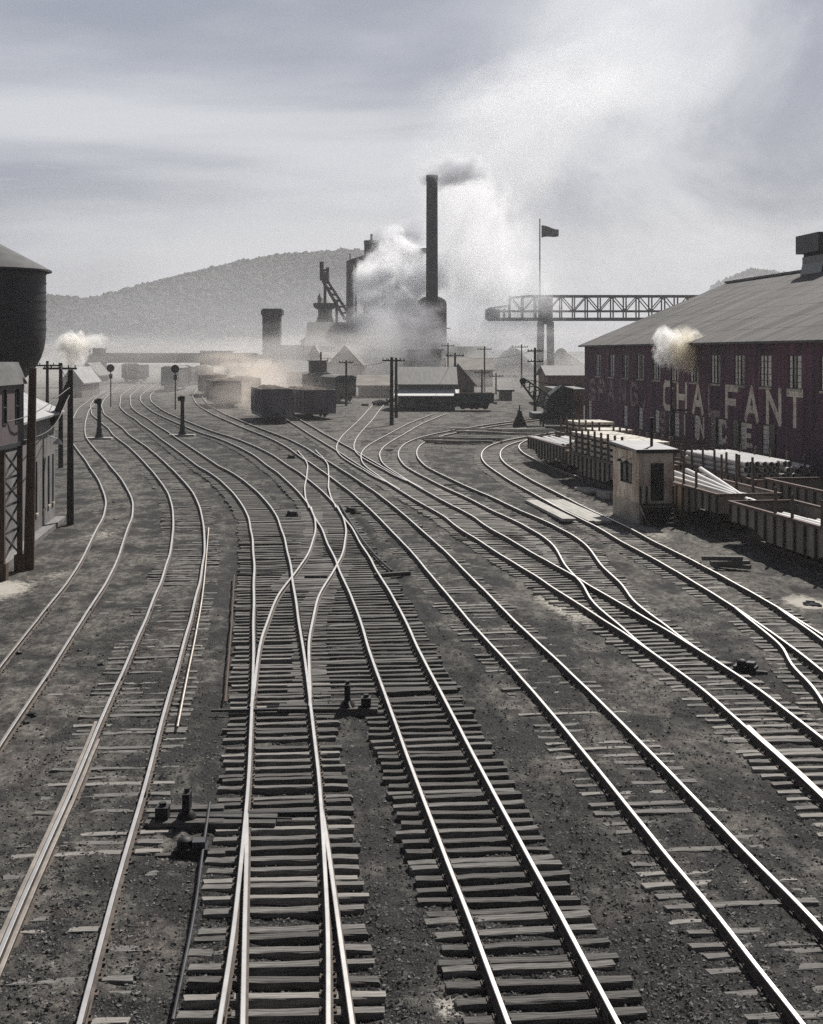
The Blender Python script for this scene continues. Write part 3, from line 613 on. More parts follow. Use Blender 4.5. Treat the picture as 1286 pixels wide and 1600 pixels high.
    for ch, px, m in zip('CHALFANT', (1044, 1065.5, 1090.5, 1115.5, 1143.5, 1174.6, 1209, 1242), (M_LETTER, M_LETTER, M_LETTER, M_BROWNLETTER, M_LETTER, M_LETTER, M_LETTER, M_LETTER)):
        letter(ch, px, 5.0, 6.85, 2.1, .48, m)
    for ch, px, m in (('S', 1036, M_BROWNLETTER), ('I', 1070, M_LETTER), ('N', 1096, M_LETTER), ('C', 1131, M_LETTER), ('E', 1170, M_LETTER)): letter(ch, px, 3.25, 4.5, 1.05, .30, m)
    # roof monitor at the ridge
    Xr, Yr, w = 0, 0, 0
    d = None
    for dd in np.arange(60, 140, .1):
        x = (-.11*(dd-d0)) + X0 + WD/2*.994
        if (x)/(dd+WD/2*.109)*F+CX > 1283: d = dd
    ly = yl(d)
    v = MB(); hw = 1.15
    v.prism([(-1.0, -.6), (-.75, .5), (-.75, 1.1), (.75, 1.1), (.75, .5), (1.0, -.6)], -2.2, 2.2)
    o = v.build('roof_ventilator', M_DARK, r); o.location = (WD/2, ly, RZ)
    v2 = MB().box(-1.25, 1.25, -2.4, 2.4, 1.35, 2.85); o2 = v2.build('hood', M_TANK, o)
    v3 = MB()
    for yy in (-2, 0, 2): v3.box(-.7, .7, yy-.06, yy+.06, 1.1, 1.35)
    v3.build('strut', M_STEEL, o)
    st = MB().cyl((-1.2, yl(104), 5.0-base-2), (-1.2, yl(104), 8.6-base), .09).cyl((-1.2, yl(104), 5-base), (0, yl(104), 5-base), .07); st.build('steam_pipe', M_STEEL, r)
def millroof_mat():
    m = mat('mill_roof_sheets', (.06, .057, .055), .85, 0, .4, .35, col2=(.15, .141, .133), stretch=(.5, 2.2, .35), contrast=(.40, .60))
    t = m.node_tree; b = t.nodes['Principled BSDF']; cc = t.nodes.new('ShaderNodeTexCoord'); w = t.nodes.new('ShaderNodeTexWave'); w.bands_direction = 'Y'; w.inputs['Scale'].default_value = 2.2; w.inputs['Distortion'].default_value = .4
    t.links.new(cc.outputs['Object'], w.inputs['Vector']); bp = t.nodes.new('ShaderNodeBump'); bp.inputs['Strength'].default_value = .5; bp.inputs['Distance'].default_value = .05
    t.links.new(w.outputs['Fac'], bp.inputs['Height']); t.links.new(bp.outputs[0], b.inputs['Normal']); return m
M_MILLROOF = millroof_mat()
mill()

# ------------------------------------------------------------------ plaster shanty beside the right hand track
def shanty():
    s = .98; d = gd(811.5)*s; X = (998-CX)/F*d; r = thing('watchman_shanty', 'small blotchy plaster shanty with a dark door, side window and black front steps', 'shanty', (X, d, gz(d)-.05), R(10.6))
    Wd, Ld, Hl = 1.78, 3.9, 3.55             # local x across the door face, y back along the yard
    b = MB(); z = .0
    # door wall with an opening, window wall with an opening
    dz0, dz1, dx0, dx1 = 1.12, 3.0, .62, 1.32
    b.box(0, Wd, 0, .12, 0, dz0); b.box(0, dx0, 0, .12, dz0, dz1); b.box(dx1, Wd, 0, .12, dz0, dz1); b.box(0, Wd, 0, .12, dz1, Hl)
    wy0, wy1, wz0, wz1 = 1.0, 2.7, 1.95, 2.85
    b.box(0, .12, .12, Ld, 1.05, wz0); b.box(0, .12, .12, wy0, wz0, wz1); b.box(0, .12, wy1, Ld, wz0, wz1); b.box(0, .12, .12, Ld, wz1, Hl)
    b.box(.12, Wd, Ld-.12, Ld, 0, Hl); b.box(Wd-.12, Wd, .12, Ld-.12, 0, Hl)
    w = b.build('wall', M_SHANTY, r)
    MB().box(-.015, .12, .12, Ld, -.3, 1.05).build('base_course', M_PALE, r)
    MB().prismx([(-.22, Hl+.02), (Ld+.15, Hl+.22), (Ld+.15, Hl+.34), (-.22, Hl+.14)], -.18, Wd+.25).build('roof', M_ROOFL, r)
    MB().box(-.2, Wd+.27, -.26, -.222, Hl-.04, Hl+.15).build('fascia', M_STEEL, r)
    dr = MB().box(dx0, dx1, .05, .09, dz0, dz1).build('door', M_DARK, r)
    MB().cyl((dx0+.1, .05, 2.0), (dx0+.1, .0, 2.0), .03, n=8).build('handle', M_IRON, dr)
    f = MB(); f.box(-.03, .05, wy0, wy1, wz0-.06, wz0); f.box(-.03, .05, wy0, wy1, wz1, wz1+.06)
    for y in (wy0, (wy0+wy1)/2-.04, wy1-.08): f.box(-.02, .06, y, y+.08, wz0, wz1)
    wf = f.build('window', M_STEEL, r); MB().box(.04, .06, wy0+.08, wy1-.08, wz0, wz1).build('pane', M_GLASSD, wf)
    st = MB()
    for i in range(5):
        st.box(dx0-.55, dx1+.45, -.3-.29*i, -.004-.29*i, dz0-.12-.2*i-.06, dz0-.12-.2*i)
    st.prismx([(-1.55, -.1), (0, dz0-.28), (0, dz0-.05), (-1.62, .02)], dx0-.60, dx0-.552); st.prismx([(-1.55, -.1), (0, dz0-.28), (0, dz0-.05), (-1.62, .02)], dx1+.452, dx1+.5)
    st.box(dx0-.5, dx1+.4, -.24, -.2, 0, dz0-.3)
    st.build('steps', M_DARK, r)
    for x in (dx0-.6, dx0-.28, dx1+.42): MB().box(x, x+.08, -.12, -.04, dz0-.1, dz0+.75).build('handrail_post', M_DARK, r)
    MB().cyl((1.15, 1.3, Hl+.1), (1.15, 1.3, Hl+1.6), .075, n=10).cyl((1.15, 1.3, Hl+1.55), (1.15, 1.3, Hl+1.66), .12, n=10).build('stove_pipe', M_IRON, r)
    lamp = MB().cyl((-.05, .8, 3.22), (-.35, .8, 3.1), .02, n=6).lathe([(.16, 2.95), (.10, 3.06), (.03, 3.12)], 10, -.36, .8); lamp.build('lamp_shade', M_IRON, r)
    lamp = MB().cyl((-.05, 2.0, 3.2), (-.3, 2.0, 3.1), .02, n=6).lathe([(.14, 2.98), (.10, 3.06), (.03, 3.12)], 10, -.31, 2.0); lamp.build('lamp_shade', M_IRON, r)
def shanty_mat():
    return mat('stained_plaster', (.48, .33, .25), .9, 0, .3, 1.1, col2=(.84, .76, .63), bump=.25, bscale=14, stretch=(1.4, 1.4, .7), contrast=(.38, .58))
M_SHANTY = shanty_mat()
shanty()

# ------------------------------------------------------------------ gondola cars and their loads
def near_side(d): return 13.34+.149*(71.2-d)
ANG = math.atan(.149)
def gondola(label, X, Y, rz, L, top=1.85, belly=.55, endz=.95, mats=(M_GOND, M_GONDRIB, M_GONDIN), stakes=(), group='gondola cars beside the mill', zoff=0.0, cars='gondola_car'):
    r = thing(cars, label, 'gondola car', (X, Y, gz(Y)+zoff), rz, group); hw = 1.5; h = L/2
    b = MB(); zt = top; out = [(-h, endz), (-h*.62, endz), (-h*.38, belly), (h*.38, belly), (h*.62, endz), (h, endz), (h, zt), (-h, zt)]
    for sx in (-1, 1): b.prismx(out, sx*hw-.04 if sx > 0 else -hw, sx*hw if sx > 0 else -hw+.04)
    b.box(-hw+.04, hw-.04, -h+.001, -h+.06, endz, zt); b.box(-hw+.04, hw-.04, h-.06, h-.001, endz, zt)
    body = b.build('body', mats[0], r)
    MB().box(-hw+.04, hw-.04, -h+.06, h-.06, endz+.12, endz+.2).box(-.2, .2, -h+.5, h-.5, endz-.25, endz+.12).build('floor', mats[2], r)
    n = int(L/.95)
    for i in range(n+1):
        y = -h+.12+(L-.24)*i/n; a = abs(y)/h; zb = belly if a < .38 else endz if a > .62 else belly+(endz-belly)*(a-.38)/.24
        for sx in (-1, 1):
            o = MB().box(-.045, .045, -.055, .055, zb+.02, zt-.1).build('rib', mats[1], r); o.location = (sx*(hw+.047), y, 0)
    tr = MB()
    for sx in (-1, 1): tr.box(sx*(hw+.02)-.08, sx*(hw+.02)+.08, -h-.05, h+.05, zt-.1, zt+.02)
    for sy in (-1, 1): tr.box(-hw+.06, hw-.06, sy*(h-.03)-.07, sy*(h-.03)+.07, zt-.1, zt+.02)
    tr.build('top_rail', M_TOPRAIL, r)
    for sy in (-1, 1):
        yc = sy*(h-1.9); t = MB()
        for sx in (-1, 1): t.prismx([(yc-1.1, .5), (yc-.8, .78), (yc+.8, .78), (yc+1.1, .5), (yc+.5, .34), (yc-.5, .34)], sx*1.0-.06, sx*1.0+.06)
        t.box(-.95, .95, yc-.2, yc+.2, .5, endz-.02)
        tk = t.build('truck', M_IRON, r)
        for yy in (-.85, .85):
            wh = MB()
            for sx in (-1, 1): wh.cyl((sx*.76-.07, yc+yy, .59), (sx*.76+.07, yc+yy, .59), .42, n=20)
            wh.cyl((-.9, yc+yy, .59), (.9, yc+yy, .59), .07); wh.build('wheelset', M_IRON, tk)
        MB().box(-.1, .1, sy*h, sy*(h+.38), .82, 1.02).box(-.18, .18, sy*(h+.3), sy*(h+.45), .78, 1.08).build('coupler', M_IRON, r)
    for sx, y, ht, tilt in stakes:
        MB().beam((sx*(hw-.09), y, endz+.3), (sx*(hw-.09)+tilt*.3, y+tilt, zt+ht), .1, .1).build('stake', M_STAKE, r)
    return r
M_TOPRAIL = mat('rusty_top_rail', (.15, .105, .09), .8, .1, .3, 3)
def along(d, off=1.5): return near_side(d)+off*.989, d+off*.1475
rl = random.Random(21)
def local(r, p): return r.location+Matrix.Rotation(r.rotation_euler[2], 3, 'Z') @ Vector(p)
def lay(mesh, name, label, cat, group, r, p, rz=0.0, rx=0.0, ry=0.0):
    o = bpy.data.objects.new(name, mesh); COL.objects.link(o); o.location = local(r, p); o.rotation_euler = (rx, ry, r.rotation_euler[2]+rz); return setp(o, label, cat, group)
def pipe_mesh(L, ra, m=M_PIPE):
    b = MB(); n = 12; vs = []
    for y in (-L/2, L/2):
        for rr in (ra, ra*.86):
            for i in range(n): t = 2*math.pi*i/n; vs.append((rr*math.cos(t), y, rr*math.sin(t)))
    def ring(a, c): return [(a+i, a+(i+1) % n, c+(i+1) % n, c+i) for i in range(n)]
    b.add(vs, ring(0, 2*n)+ring(3*n, n)+ring(n, 0)+ring(2*n, 3*n)); return b.mesh('steel_pipe', m, True)
PB = [pipe_mesh(9.0, .15), pipe_mesh(10.5, .12), pipe_mesh(6.5, .17)]

# near row
x, y = along(57.3); G1 = gondola('nearest gondola car by the right edge, deep fish belly side and three tall wooden stakes', x, y, ANG, 13.2, stakes=[(-1, .0, 1.0, 0), (-1, 1.7, 1.1, 0), (-1, -2.8, 1.0, .0), (1, 3.0, .9, 0), (1, -1.5, .9, 0)])
for i in range(11):
    lay(PB[0], 'steel_pipe', 'pale steel pipe lying flat in the nearest gondola car', 'pipe', 'pipes in the nearest gondola car', G1, (-1.2+.31*(i % 8)+(.15 if i > 7 else 0), -1.6+rl.uniform(-.3, .3), 1.31+(.27 if i > 7 else 0)), rl.gauss(0, .006))
x, y = along(71.4); G2 = gondola('gondola car just behind the shanty steps, lettered grey side and leaning thin stakes', x, y, ANG, 12.4, stakes=[(-1, -3.0, .9, 0), (-1, -1.2, 1.4, .1), (-1, .4, 1.5, -.1), (1, -3.2, 1.2, .15), (1, -1.0, 1.5, -.2), (1, 1.0, 1.3, .1), (-1, 2.6, 1.3, 0)])
for i in range(9):
    lay(PB[1], 'steel_pipe', 'pale steel pipe lying in the car behind the shanty steps', 'pipe', 'pipes in the car behind the shanty', G2, (-1.25+.26*i, -.4+rl.uniform(-.4, .4), 1.32+rl.uniform(0, .25)), rl.gauss(0, .025), rl.gauss(0, .012))
for i in range(4):
    lay(PB[1], 'steel_pipe', 'pale steel pipe tilted up out of the car behind the shanty steps', 'pipe', 'tilted pipes behind the shanty', G2, (-.6+.35*i, -2.6+.3*i, 1.75+.05*i), .16-.1*i, .06)
def tally(r, t, pz):   # painted car reporting marks, worn white strokes
    pass
x, y = along(86.0); G3 = gondola('gondola car loaded high with pale billets, left of the shanty', x, y, ANG, 13.0, top=1.85)
def billet_mesh(L, w, h, seed):
    r0 = random.Random(seed); b = MB(); n = 6; vs = []
    for i in range(n):
        yy = -L/2+L*i/(n-1)
        for xx, z in ((-w/2, 0), (w/2, 0), (w/2, h), (-w/2, h)): vs.append((xx+r0.uniform(-.012, .012), yy, z+r0.uniform(-.01, .01)))
    b.add(vs, [(i*4+j, i*4+(j+1) % 4, (i+1)*4+(j+1) % 4, (i+1)*4+j) for i in range(n-1) for j in range(4)]+[(3, 2, 1, 0), tuple((n-1)*4+j for j in range(4))]); return b.mesh('steel_billet', M_BILLET)
BL = [billet_mesh(3.6, .42, .2, i) for i in range(3)]
SP = MB().box(-1.32, 1.32, -.06, .06, 0, .12).mesh('timber_spacer', M_STAKE)
for lv in range(6):
    for sec in range(3):
        for i in range(6):
            lay(rl.choice(BL), 'steel_billet', 'pale billet in the tall staked stack left of the shanty', 'billet', 'billets stacked in the car left of the shanty', G3, (-1.17+.468*i, -4.0+4.0*sec+rl.uniform(-.07, .07), 1.2+.345*lv+rl.uniform(0, .01)), rl.gauss(0, .006))
        if lv:
            for yy in (-1.2, 1.2): lay(SP, 'timber_spacer', 'dark timber spacer between billet layers left of the shanty', 'spacer', 'spacers in the billet stack', G3, (0, -4.0+4.0*sec+yy, 1.2+.345*lv-.133))
for yy in np.linspace(-5.7, 5.7, 9):
    for sx in (-1, 1):
        o = MB().box(-.06, .06, -.06, .06, 0, 2.35).build('stake', M_STAKE, G3); o.location = (sx*1.45, yy, 1.1)
# car on the curve, heading off to the left
x, y = 10.95, 99.8
G4 = gondola('last gondola car at the head of the near row, lightly loaded, before the crane', x, y, R(7), 11.6)
for i in range(9): lay(PB[0], 'steel_pipe', 'pale steel pipe on the lightly loaded last car of the near row', 'pipe', 'pipes in the last car', G4, (-1.2+.3*i, .8+rl.uniform(-.5, .5), 1.75), rl.gauss(0, .03))
# second row
def along2(d, off=1.5): return 28.1-10.611+.149*(71.2-d)+off*.989, d+off*.1475
x, y = along2(64.0); H1 = gondola('tall sided reddish gondola car, nearest of the row beside the mill', x, y, ANG, 12.4, top=2.25, belly=.7)
x, y = along2(77.4); H2 = gondola('gondola car beside the mill piled with a level bundle of pale pipes between stakes', x, y, ANG, 12.4, top=1.9, stakes=[(-1, yy, 1.1, .05*((i % 3)-1)) for i, yy in enumerate(np.linspace(-5.4, 5.4, 7))]+[(1, yy, 1.2, .04*((i % 3)-1)) for i, yy in enumerate(np.linspace(-5.4, 5.4, 6))])
for lv in range(5):
    for i in range(9): lay(PB[0], 'steel_pipe', 'pale steel pipe in the level bundle beside the mill', 'pipe', 'pipes bundled beside the mill', H2, (-1.24+.31*i+rl.uniform(-.02, .02), .3+rl.uniform(-.45, .45), 1.33+.3*lv), rl.gauss(0, .004))
x, y = along2(91.0); H3 = gondola('gondola car beside the mill half hidden behind the shanty roof', x, y, ANG, 12.4, top=1.85, stakes=[(1, yy, 1.0, 0) for yy in np.linspace(-5, 5, 6)])
x, y = along2(105.0); H4 = gondola('far gondola car beside the mill stacked with pale slabs behind the billet load', x, y, ANG+.02, 12.4, top=1.85)
for lv in range(5):
    for sec in range(2):
        if lv == 4 and sec == 0: continue
        for i in range(6): lay(rl.choice(BL), 'steel_billet', 'pale slab on the far car beside the mill wall', 'billet', 'slabs on the far car', H4, (-1.17+.468*i, -2.4+4.6*sec, 1.2+.36*lv), rl.gauss(0, .01))
        if lv:
            for yy in (-1.3, 1.3): lay(SP, 'timber_spacer', 'timber spacer under slabs on the far car beside the mill', 'spacer', 'spacers on the far car', H4, (0, -2.4+4.6*sec+yy, 1.2+.36*lv-.14))
for yy in np.linspace(-5, 5, 7):
    o = MB().box(-.06, .06, -.06, .06, 0, 2.0).build('stake', M_STAKE, H4); o.location = (-1.45, yy, 1.1)
# pipe rack between the second row and the mill wall
d = 83.0; xr = -.11*d+31.8-1.75
RK = thing('pipe_rack', 'low timber rack along the mill wall carrying heaps of pale pipe', 'rack', (xr, d, gz(d)), math.atan(.11))
for yy in (-4, 0, 4): MB().box(-1.2, 1.2, yy-.15, yy+.15, 0, 1.35).build('bearer', M_TIE, RK); 
for lv in range(3):
    for i in range(7-lv): lay(PB[1], 'steel_pipe', 'pale steel pipe heaped on the timber rack along the mill wall', 'pipe', 'pipes on the rack', RK, (-.95+.3*i+.12*lv, rl.uniform(-.5, .5), 1.48+.24*lv), rl.gauss(0, .012))
# planks and slabs lying about
def slab(name, label, cat, px, py, w, l, h, rz, m=M_PLANK, z=.0, group=None):
    g0 = G(px, py); b = MB(); r0 = random.Random(int(px*7+py))
    n = max(2, int(w/.3)); 
    for i in range(n): b.box(-w/2+w*i/n+.012, -w/2+w*(i+1)/n-.012, -l/2+r0.uniform(-.1, .1), l/2+r0.uniform(-.1, .1), r0.uniform(0, .015), h+r0.uniform(-.01, .02))
    b.box(-w/2+.03, w/2-.03, -l/2+.3, l/2-.3, -.12, -.002)
    o = b.build(name, m); o.location = (g0.x, g0.y, gz(g0.y)-.03+z); o.rotation_euler = (0, 0, rz); return setp(o, label, cat, group)
slab('loading_board', 'flat pale board pallet on the ground below the billet car', 'board', 921, 767, 1.1, 2.6, .14, R(12))
slab('loading_board', 'thick pale board stack leaning at the left wall of the shanty', 'board', 951, 777, .9, 1.6, .34, R(12))
tc_ = T['H']['c']; td_ = T['H']['d']
def crossing(label, off, w, d0, d1):
    i0 = int(np.argmin(abs(tc_[:, 1]-d0))); i1 = int(np.argmin(abs(tc_[:, 1]-d1))); m_ = (i0+i1)//2; p = tc_[m_]; dr = tc_[i1]-tc_[i0]; l = np.linalg.norm(dr); an = math.atan2(-dr[0], dr[1]); nn = np.array([dr[1], -dr[0]])/l
    b = MB(); n = max(2, int(w/.26)); r0 = random.Random(int(off*100))
    for i in range(n): b.box(-w/2+w*i/n+.008, -w/2+w*(i+1)/n-.008, -l/2+r0.uniform(-.25, .1), l/2+r0.uniform(-.1, .3), 0, .13+r0.uniform(-.012, .012))
    o = b.build('crossing_planks', M_PLANK); o.location = (p[0]+nn[0]*off, p[1]+nn[1]*off, gz(p[1])+.012); o.rotation_euler = (0, 0, an); setp(o, label, 'crossing planks', 'plank crossing in the right hand track')
crossing('bleached crossing planks between the rails of the right hand track', 0, 1.18, 69, 79); crossing('bleached crossing planks outside the left rail of the right hand track', -1.3, .72, 70, 79)
def heap(name, label, cat, px, py, n, L, seed, m=M_TIEB, spread=1.6):
    g0 = G(px, py); r0 = random.Random(seed); r = thing(name, label, cat, (g0.x, g0.y, gz(g0.y)-.02), 0)
    for i in range(n):
        o = MB().box(-.12, .12, -L/2, L/2, 0, .16).build('timber', m, r); o.location = (r0.uniform(-spread, spread), r0.uniform(-spread, spread)*.8, .02+.15*(i % 3)); o.rotation_euler = (r0.gauss(0, .02), r0.gauss(0, .02), R(r0.uniform(55, 110)))
heap('timber_pile', 'loose pile of grey timbers beside the curving branch track', 'timber pile', 722, 692, 12, 4.2, 3)
heap('timber_pile', 'long flat pile of pale boards in front of the crane', 'timber pile', 795, 677, 9, 9.0, 4, M_PLANK, 1.8)
heap('scrap_timber', 'dark broken timber lying beside the right hand track near the photo edge', 'scrap', 1136, 888, 3, 1.6, 6, M_TIE, .35)

def tube(name, pts, ra, m, n=8, sub=8):           # one smooth swept tube through the points (Catmull-Rom)
    pts = [Vector(p) for p in pts]; q = [pts[0]*2-pts[1]]+pts+[pts[-1]*2-pts[-2]]; c_ = []
    for i in range(1, len(q)-2):
        for j in range(sub):
            t = j/sub; a, b0, b1, e = q[i-1], q[i], q[i+1], q[i+2]; c_.append(.5*((2*b0)+(b1-a)*t+(2*a-5*b0+4*b1-e)*t*t+(3*b0-a-3*b1+e)*t**3))
    c_.append(pts[-1]); vs = []; k = len(c_)
    for i, p in enumerate(c_):
        d = (c_[min(i+1, k-1)]-c_[max(i-1, 0)]).normalized(); s1 = d.cross(Vector((0, 0, 1))).normalized(); s2 = s1.cross(d)
        vs += [p+s1*(ra*math.cos(2*math.pi*t/n))+s2*(ra*math.sin(2*math.pi*t/n)) for t in range(n)]
    return MB().add(vs, [(i*n+j, i*n+(j+1) % n, (i+1)*n+(j+1) % n, (i+1)*n+j) for i in range(k-1) for j in range(n)]+[tuple(range(n)), tuple((k-1)*n+j for j in range(n))]).build(name, m, None, True)
# ------------------------------------------------------------------ left side: tank, cabin, grey building, poles
def tank():
    d = 78.0; c0 = P(-34, 552, d); zt = H-(422-YH)/F*d; zs = H-(519-YH)/F*d; zb = H-(603-YH)/F*d; base = gz(d); ra = 107/F*d-.15
    r = thing('water_tank', 'big dark round water tank with a conical roof at the left edge', 'water tank', (c0.x, d, base))
    prof = [(.9, zb-base)]+[(.9+(ra-.9)*math.sin(t)**.8, zs-base-(zs-zb)*math.cos(t)) for t in np.linspace(.25, math.pi/2, 9)]+[(ra, zt-base)]
    sh = MB().lathe(prof, 48); sh.build('shell', M_TANK, r, True)
    hp = MB()
    for z in np.linspace(zs-base+.2, zt-base-.2, 7): hp.lathe([(ra+.002, z-.03), (ra+.03, z-.03), (ra+.03, z+.03), (ra+.002, z+.03)], 48, cap=False)
    hp.build('hoops', M_TANK, r)
    MB().lathe([(ra+.32, zt-base-.1), (ra+.32, zt-base), (.15, zt-base+ra*.55), (.02, zt-base+ra*.57)], 48).build('roof', M_TANKROOF, r, True)
    for i in range(8):
        t = i*math.pi/4+.3; MB().cyl((2.3*math.cos(t), 2.3*math.sin(t), -.2), (2.3*math.cos(t), 2.3*math.sin(t), zb-base+1.1), .16).build('leg', M_STEEL, r)
    MB().cyl((0, 0, -.2), (0, 0, zb-base+.1), .55).build('riser_pipe', M_STEEL, r)
tank()
def cabin():
    d = 54.5; px1 = 32; X = (px1-CX)/F*d; base = gz(d); z0 = H-(692-YH)/F*d-base; zw = H-(601-YH)/F*d-base; zr = H-(566-YH)/F*d-base
    r = thing('signal_cabin', 'elevated board cabin on steel lattice legs at the left edge', 'signal cabin', (-15.42, 52.6, base), 0)
    w, l = 4.0, 3.4
    b = MB(); wins = [(.5, 1.0), (2.2, 2.7)]
    b.box(-w, 0, 0, .1, z0, zw); b.box(-w, 0, l-.1, l, z0, zw); b.box(-w, -w+.1, .1, l-.1, z0, zw)
    za, zb = z0+.75, zw-.18
    b.box(-.1, 0, .1, l-.1, z0, za); b.box(-.1, 0, .1, l-.1, zb, zw); cur = .1
    for a, e in wins: b.box(-.1, 0, cur, a, za, zb); cur = e
    b.box(-.1, 0, cur, l-.1, za, zb); b.build('wall', M_CABIN, r)
    for a, e in wins:
        f = MB().box(-.06, .03, a, a+.05, za, zb).box(-.06, .03, e-.05, e, za, zb).box(-.06, .03, a+.05, e-.05, za, za+.05).box(-.06, .03, a+.05, e-.05, (za+zb)/2-.025, (za+zb)/2+.025).build('window', M_STEEL, r)
        MB().box(-.05, -.03, a+.05, e-.05, za+.05, zb).build('pane', M_GLASSD, f)
    f = MB()
    for xx in (-1.15, -.75, -.35): f.box(xx-.03, xx+.03, -.04, .0, za, zb)
    f.box(-1.12, -.38, -.035, -.003, za, za+.05); f.box(-1.12, -.38, -.035, -.003, zb-.05, zb)
    w2 = f.build('window', M_STEEL, r); MB().box(-1.12, -.38, -.012, -.004, za+.05, zb-.05).build('pane', M_GLASSD, w2)
    MB().prism([(-w-.4, zw), (.12, zw), (-.25, zr), (-w, zr)], -.4, l+.12).build('roof', M_ROOFG, r)
    MB().box(-w, .06, -.06, l+.06, z0-.16, z0-.002).build('floor_deck', M_STEEL, r)
    for (xx, yy) in ((-.12, .9), (-.12, 3.25), (-3.4, .2), (-3.4, l-.2)):
        MB().box(xx-.09, xx+.09, yy-.09, yy+.09, .3, z0-.16).box(xx-.18, xx+.18, yy-.18, yy+.18, -.3, .6).build('leg', M_POLEB, r)
    lat = MB(); n = 4; hh = (z0-.9)/n
    for i in range(n):
        za, zb = .6+hh*i, .6+hh*(i+1)
        lat.beam((-.12, .9, za), (-.12, 3.25, zb), .06); lat.beam((-.08, 3.25, za), (-.08, .9, zb), .06); lat.beam((-.16, .9, zb), (-.16, 3.25, zb), .08)
    lat.build('lattice_brace', M_STEEL, r)
cabin()
def greyhouse():
    a = G(86, 811); e = G(52, 840); dr = (e-a).normalized(); ang = math.atan2(dr.y, dr.x)    # local x runs back toward the viewer
    base = a.z; r = thing('grey_warehouse', 'long grey board building with tall slit windows behind the brown pole', 'warehouse', tuple(a), ang)
    L, D, EZ = 19.0, 6.5, 5.55
    zfar = 5.55; b = MB(); zl = -1.0
    wz0, wz1 = .95, 3.35; ws = [(.55, .95), (1.9, 2.35), (3.5, 3.95), (5.6, 6.05), (7.6, 8.1)]
    b.box(0, L, -.15, 0, zl, wz0); b.box(0, L, -.15, 0, wz1, EZ); cur = 0
    for p, q in ws: b.box(cur, p, -.15, 0, wz0, wz1); cur = q
    b.box(cur, L, -.15, 0, wz0, wz1)
    b.box(0, .15, -D, -.15, zl, EZ); b.box(L-.15, L, -D, -.15, zl, EZ); b.box(.15, L-.15, -D, -D+.15, zl, EZ)
    b.prismx([(-D, EZ), (0, EZ), (-D/2, EZ+1.5)], .001, .16); b.prismx([(-D, EZ), (0, EZ), (-D/2, EZ+1.5)], L-.16, L-.001)
    b.build('wall', M_GREYWALL, r)
    for p, q in ws:
        f = MB().box(p, p+.05, -.1, .02, wz0, wz1).box(q-.05, q, -.1, .02, wz0, wz1).build('window', M_STEEL, r)
        MB().box(p+.05, q-.05, -.09, -.07, wz0, wz1).build('pane', M_GLASSD, f); MB().box(p-.06, q+.06, -.02, .08, wz0-.12, wz0-.003).build('sill', M_PALE, f)
    rf = MB()
    for s in (1, -1):
        ye = -D/2+s*(D/2+.45); ze = EZ-.2; y0, z0 = -D/2, EZ+1.52
        rf.add([(-.4, ye, ze), (L+.3, ye, ze), (L+.3, y0, z0), (-.4, y0, z0), (-.4, ye, ze+.1), (L+.3, ye, ze+.1), (L+.3, y0, z0+.1), (-.4, y0, z0+.1)], [(0, 3, 2, 1), (4, 5, 6, 7), (0, 1, 5, 4), (1, 2, 6, 5), (2, 3, 7, 6), (3, 0, 4, 7)])
    rf.build('roof', M_ROOFL, r)
    MB().cyl((2.5, .02, 4.35), (2.5, .5, 4.2), .03, n=6).lathe([(.25, 3.95), (.17, 4.1), (.05, 4.2)], 12, 2.5, .5).build('lamp_shade', M_WHITE, r)
    MB().box(-.3, L, .01, .5, -1.2, .12).build('foundation', M_GREYWALL, r)
greyhouse()
def pole(label, px, pyt, pyb, m=M_POLE, r0=.15, arms=(), lean=0.0, group=None, d=None, brace=None, armw=1.2):
    b0 = G(px, pyb) if d is None else P(px, pyb, d); Y = b0.y; h = (H-(pyt-YH)/F*Y)-b0.z
    r = thing('utility_pole', label, 'pole', tuple(b0), 0, group)
    MB().cyl((0, 0, -.3), (lean*h, 0, h), r0*1.15, r0*.8, 12).build('post', m, r, True)
    for z in arms:
        MB().box(-armw, armw, -.2-r0*.6, -.08-r0*.6, h-z-.07, h-z+.07).build('crossarm', m, r)
        ins = MB()
        for x in (-.9*armw, -.5*armw, .5*armw, .9*armw): ins.cyl((x, -.14-r0*.6, h-z+.07), (x, -.14-r0*.6, h-z+.26), .05, .04, 6)
        ins.build('insulators', M_STEEL, r)
    if brace: MB().beam((brace[0], brace[1], h-brace[3]), (0, -.02, h-brace[2]), .3, .22).build('brace', m, r)
    return r
p1 = pole('thick brown pole in front of the grey board building', 45, 575, 887, M_POLEB, .19, lean=.02)
p2 = pole('black pole with a heavy slanting brace near its top, right of the grey board building', 110, 578, 818, M_POLE, .16, brace=(-1.0, .4, .6, 2.7))
pole('slender black pole with one crossarm, between the braced pole and the water tank', 95, 567, 729, M_POLE, .16, arms=(.4,))
pole('thinner black pole with a crossarm, nearest the water tank edge', 74, 564, 690, M_POLE, .15, arms=(.4,))
for lab, pts in (('long slack wire crossing in front of the elevated cabin to the braced pole', (P(-40, 668, 52), P(48, 648, 56.2), P(110, 605, 69.6))), ('lower slack wire sagging past the grey board building to the braced pole', (P(-40, 705, 52), P(30, 690, 56), P(82, 668, 64), P(110, 615, 69.6)))):
    setp(tube('overhead_wire', pts, .022, M_ROOFG), lab, 'wire')
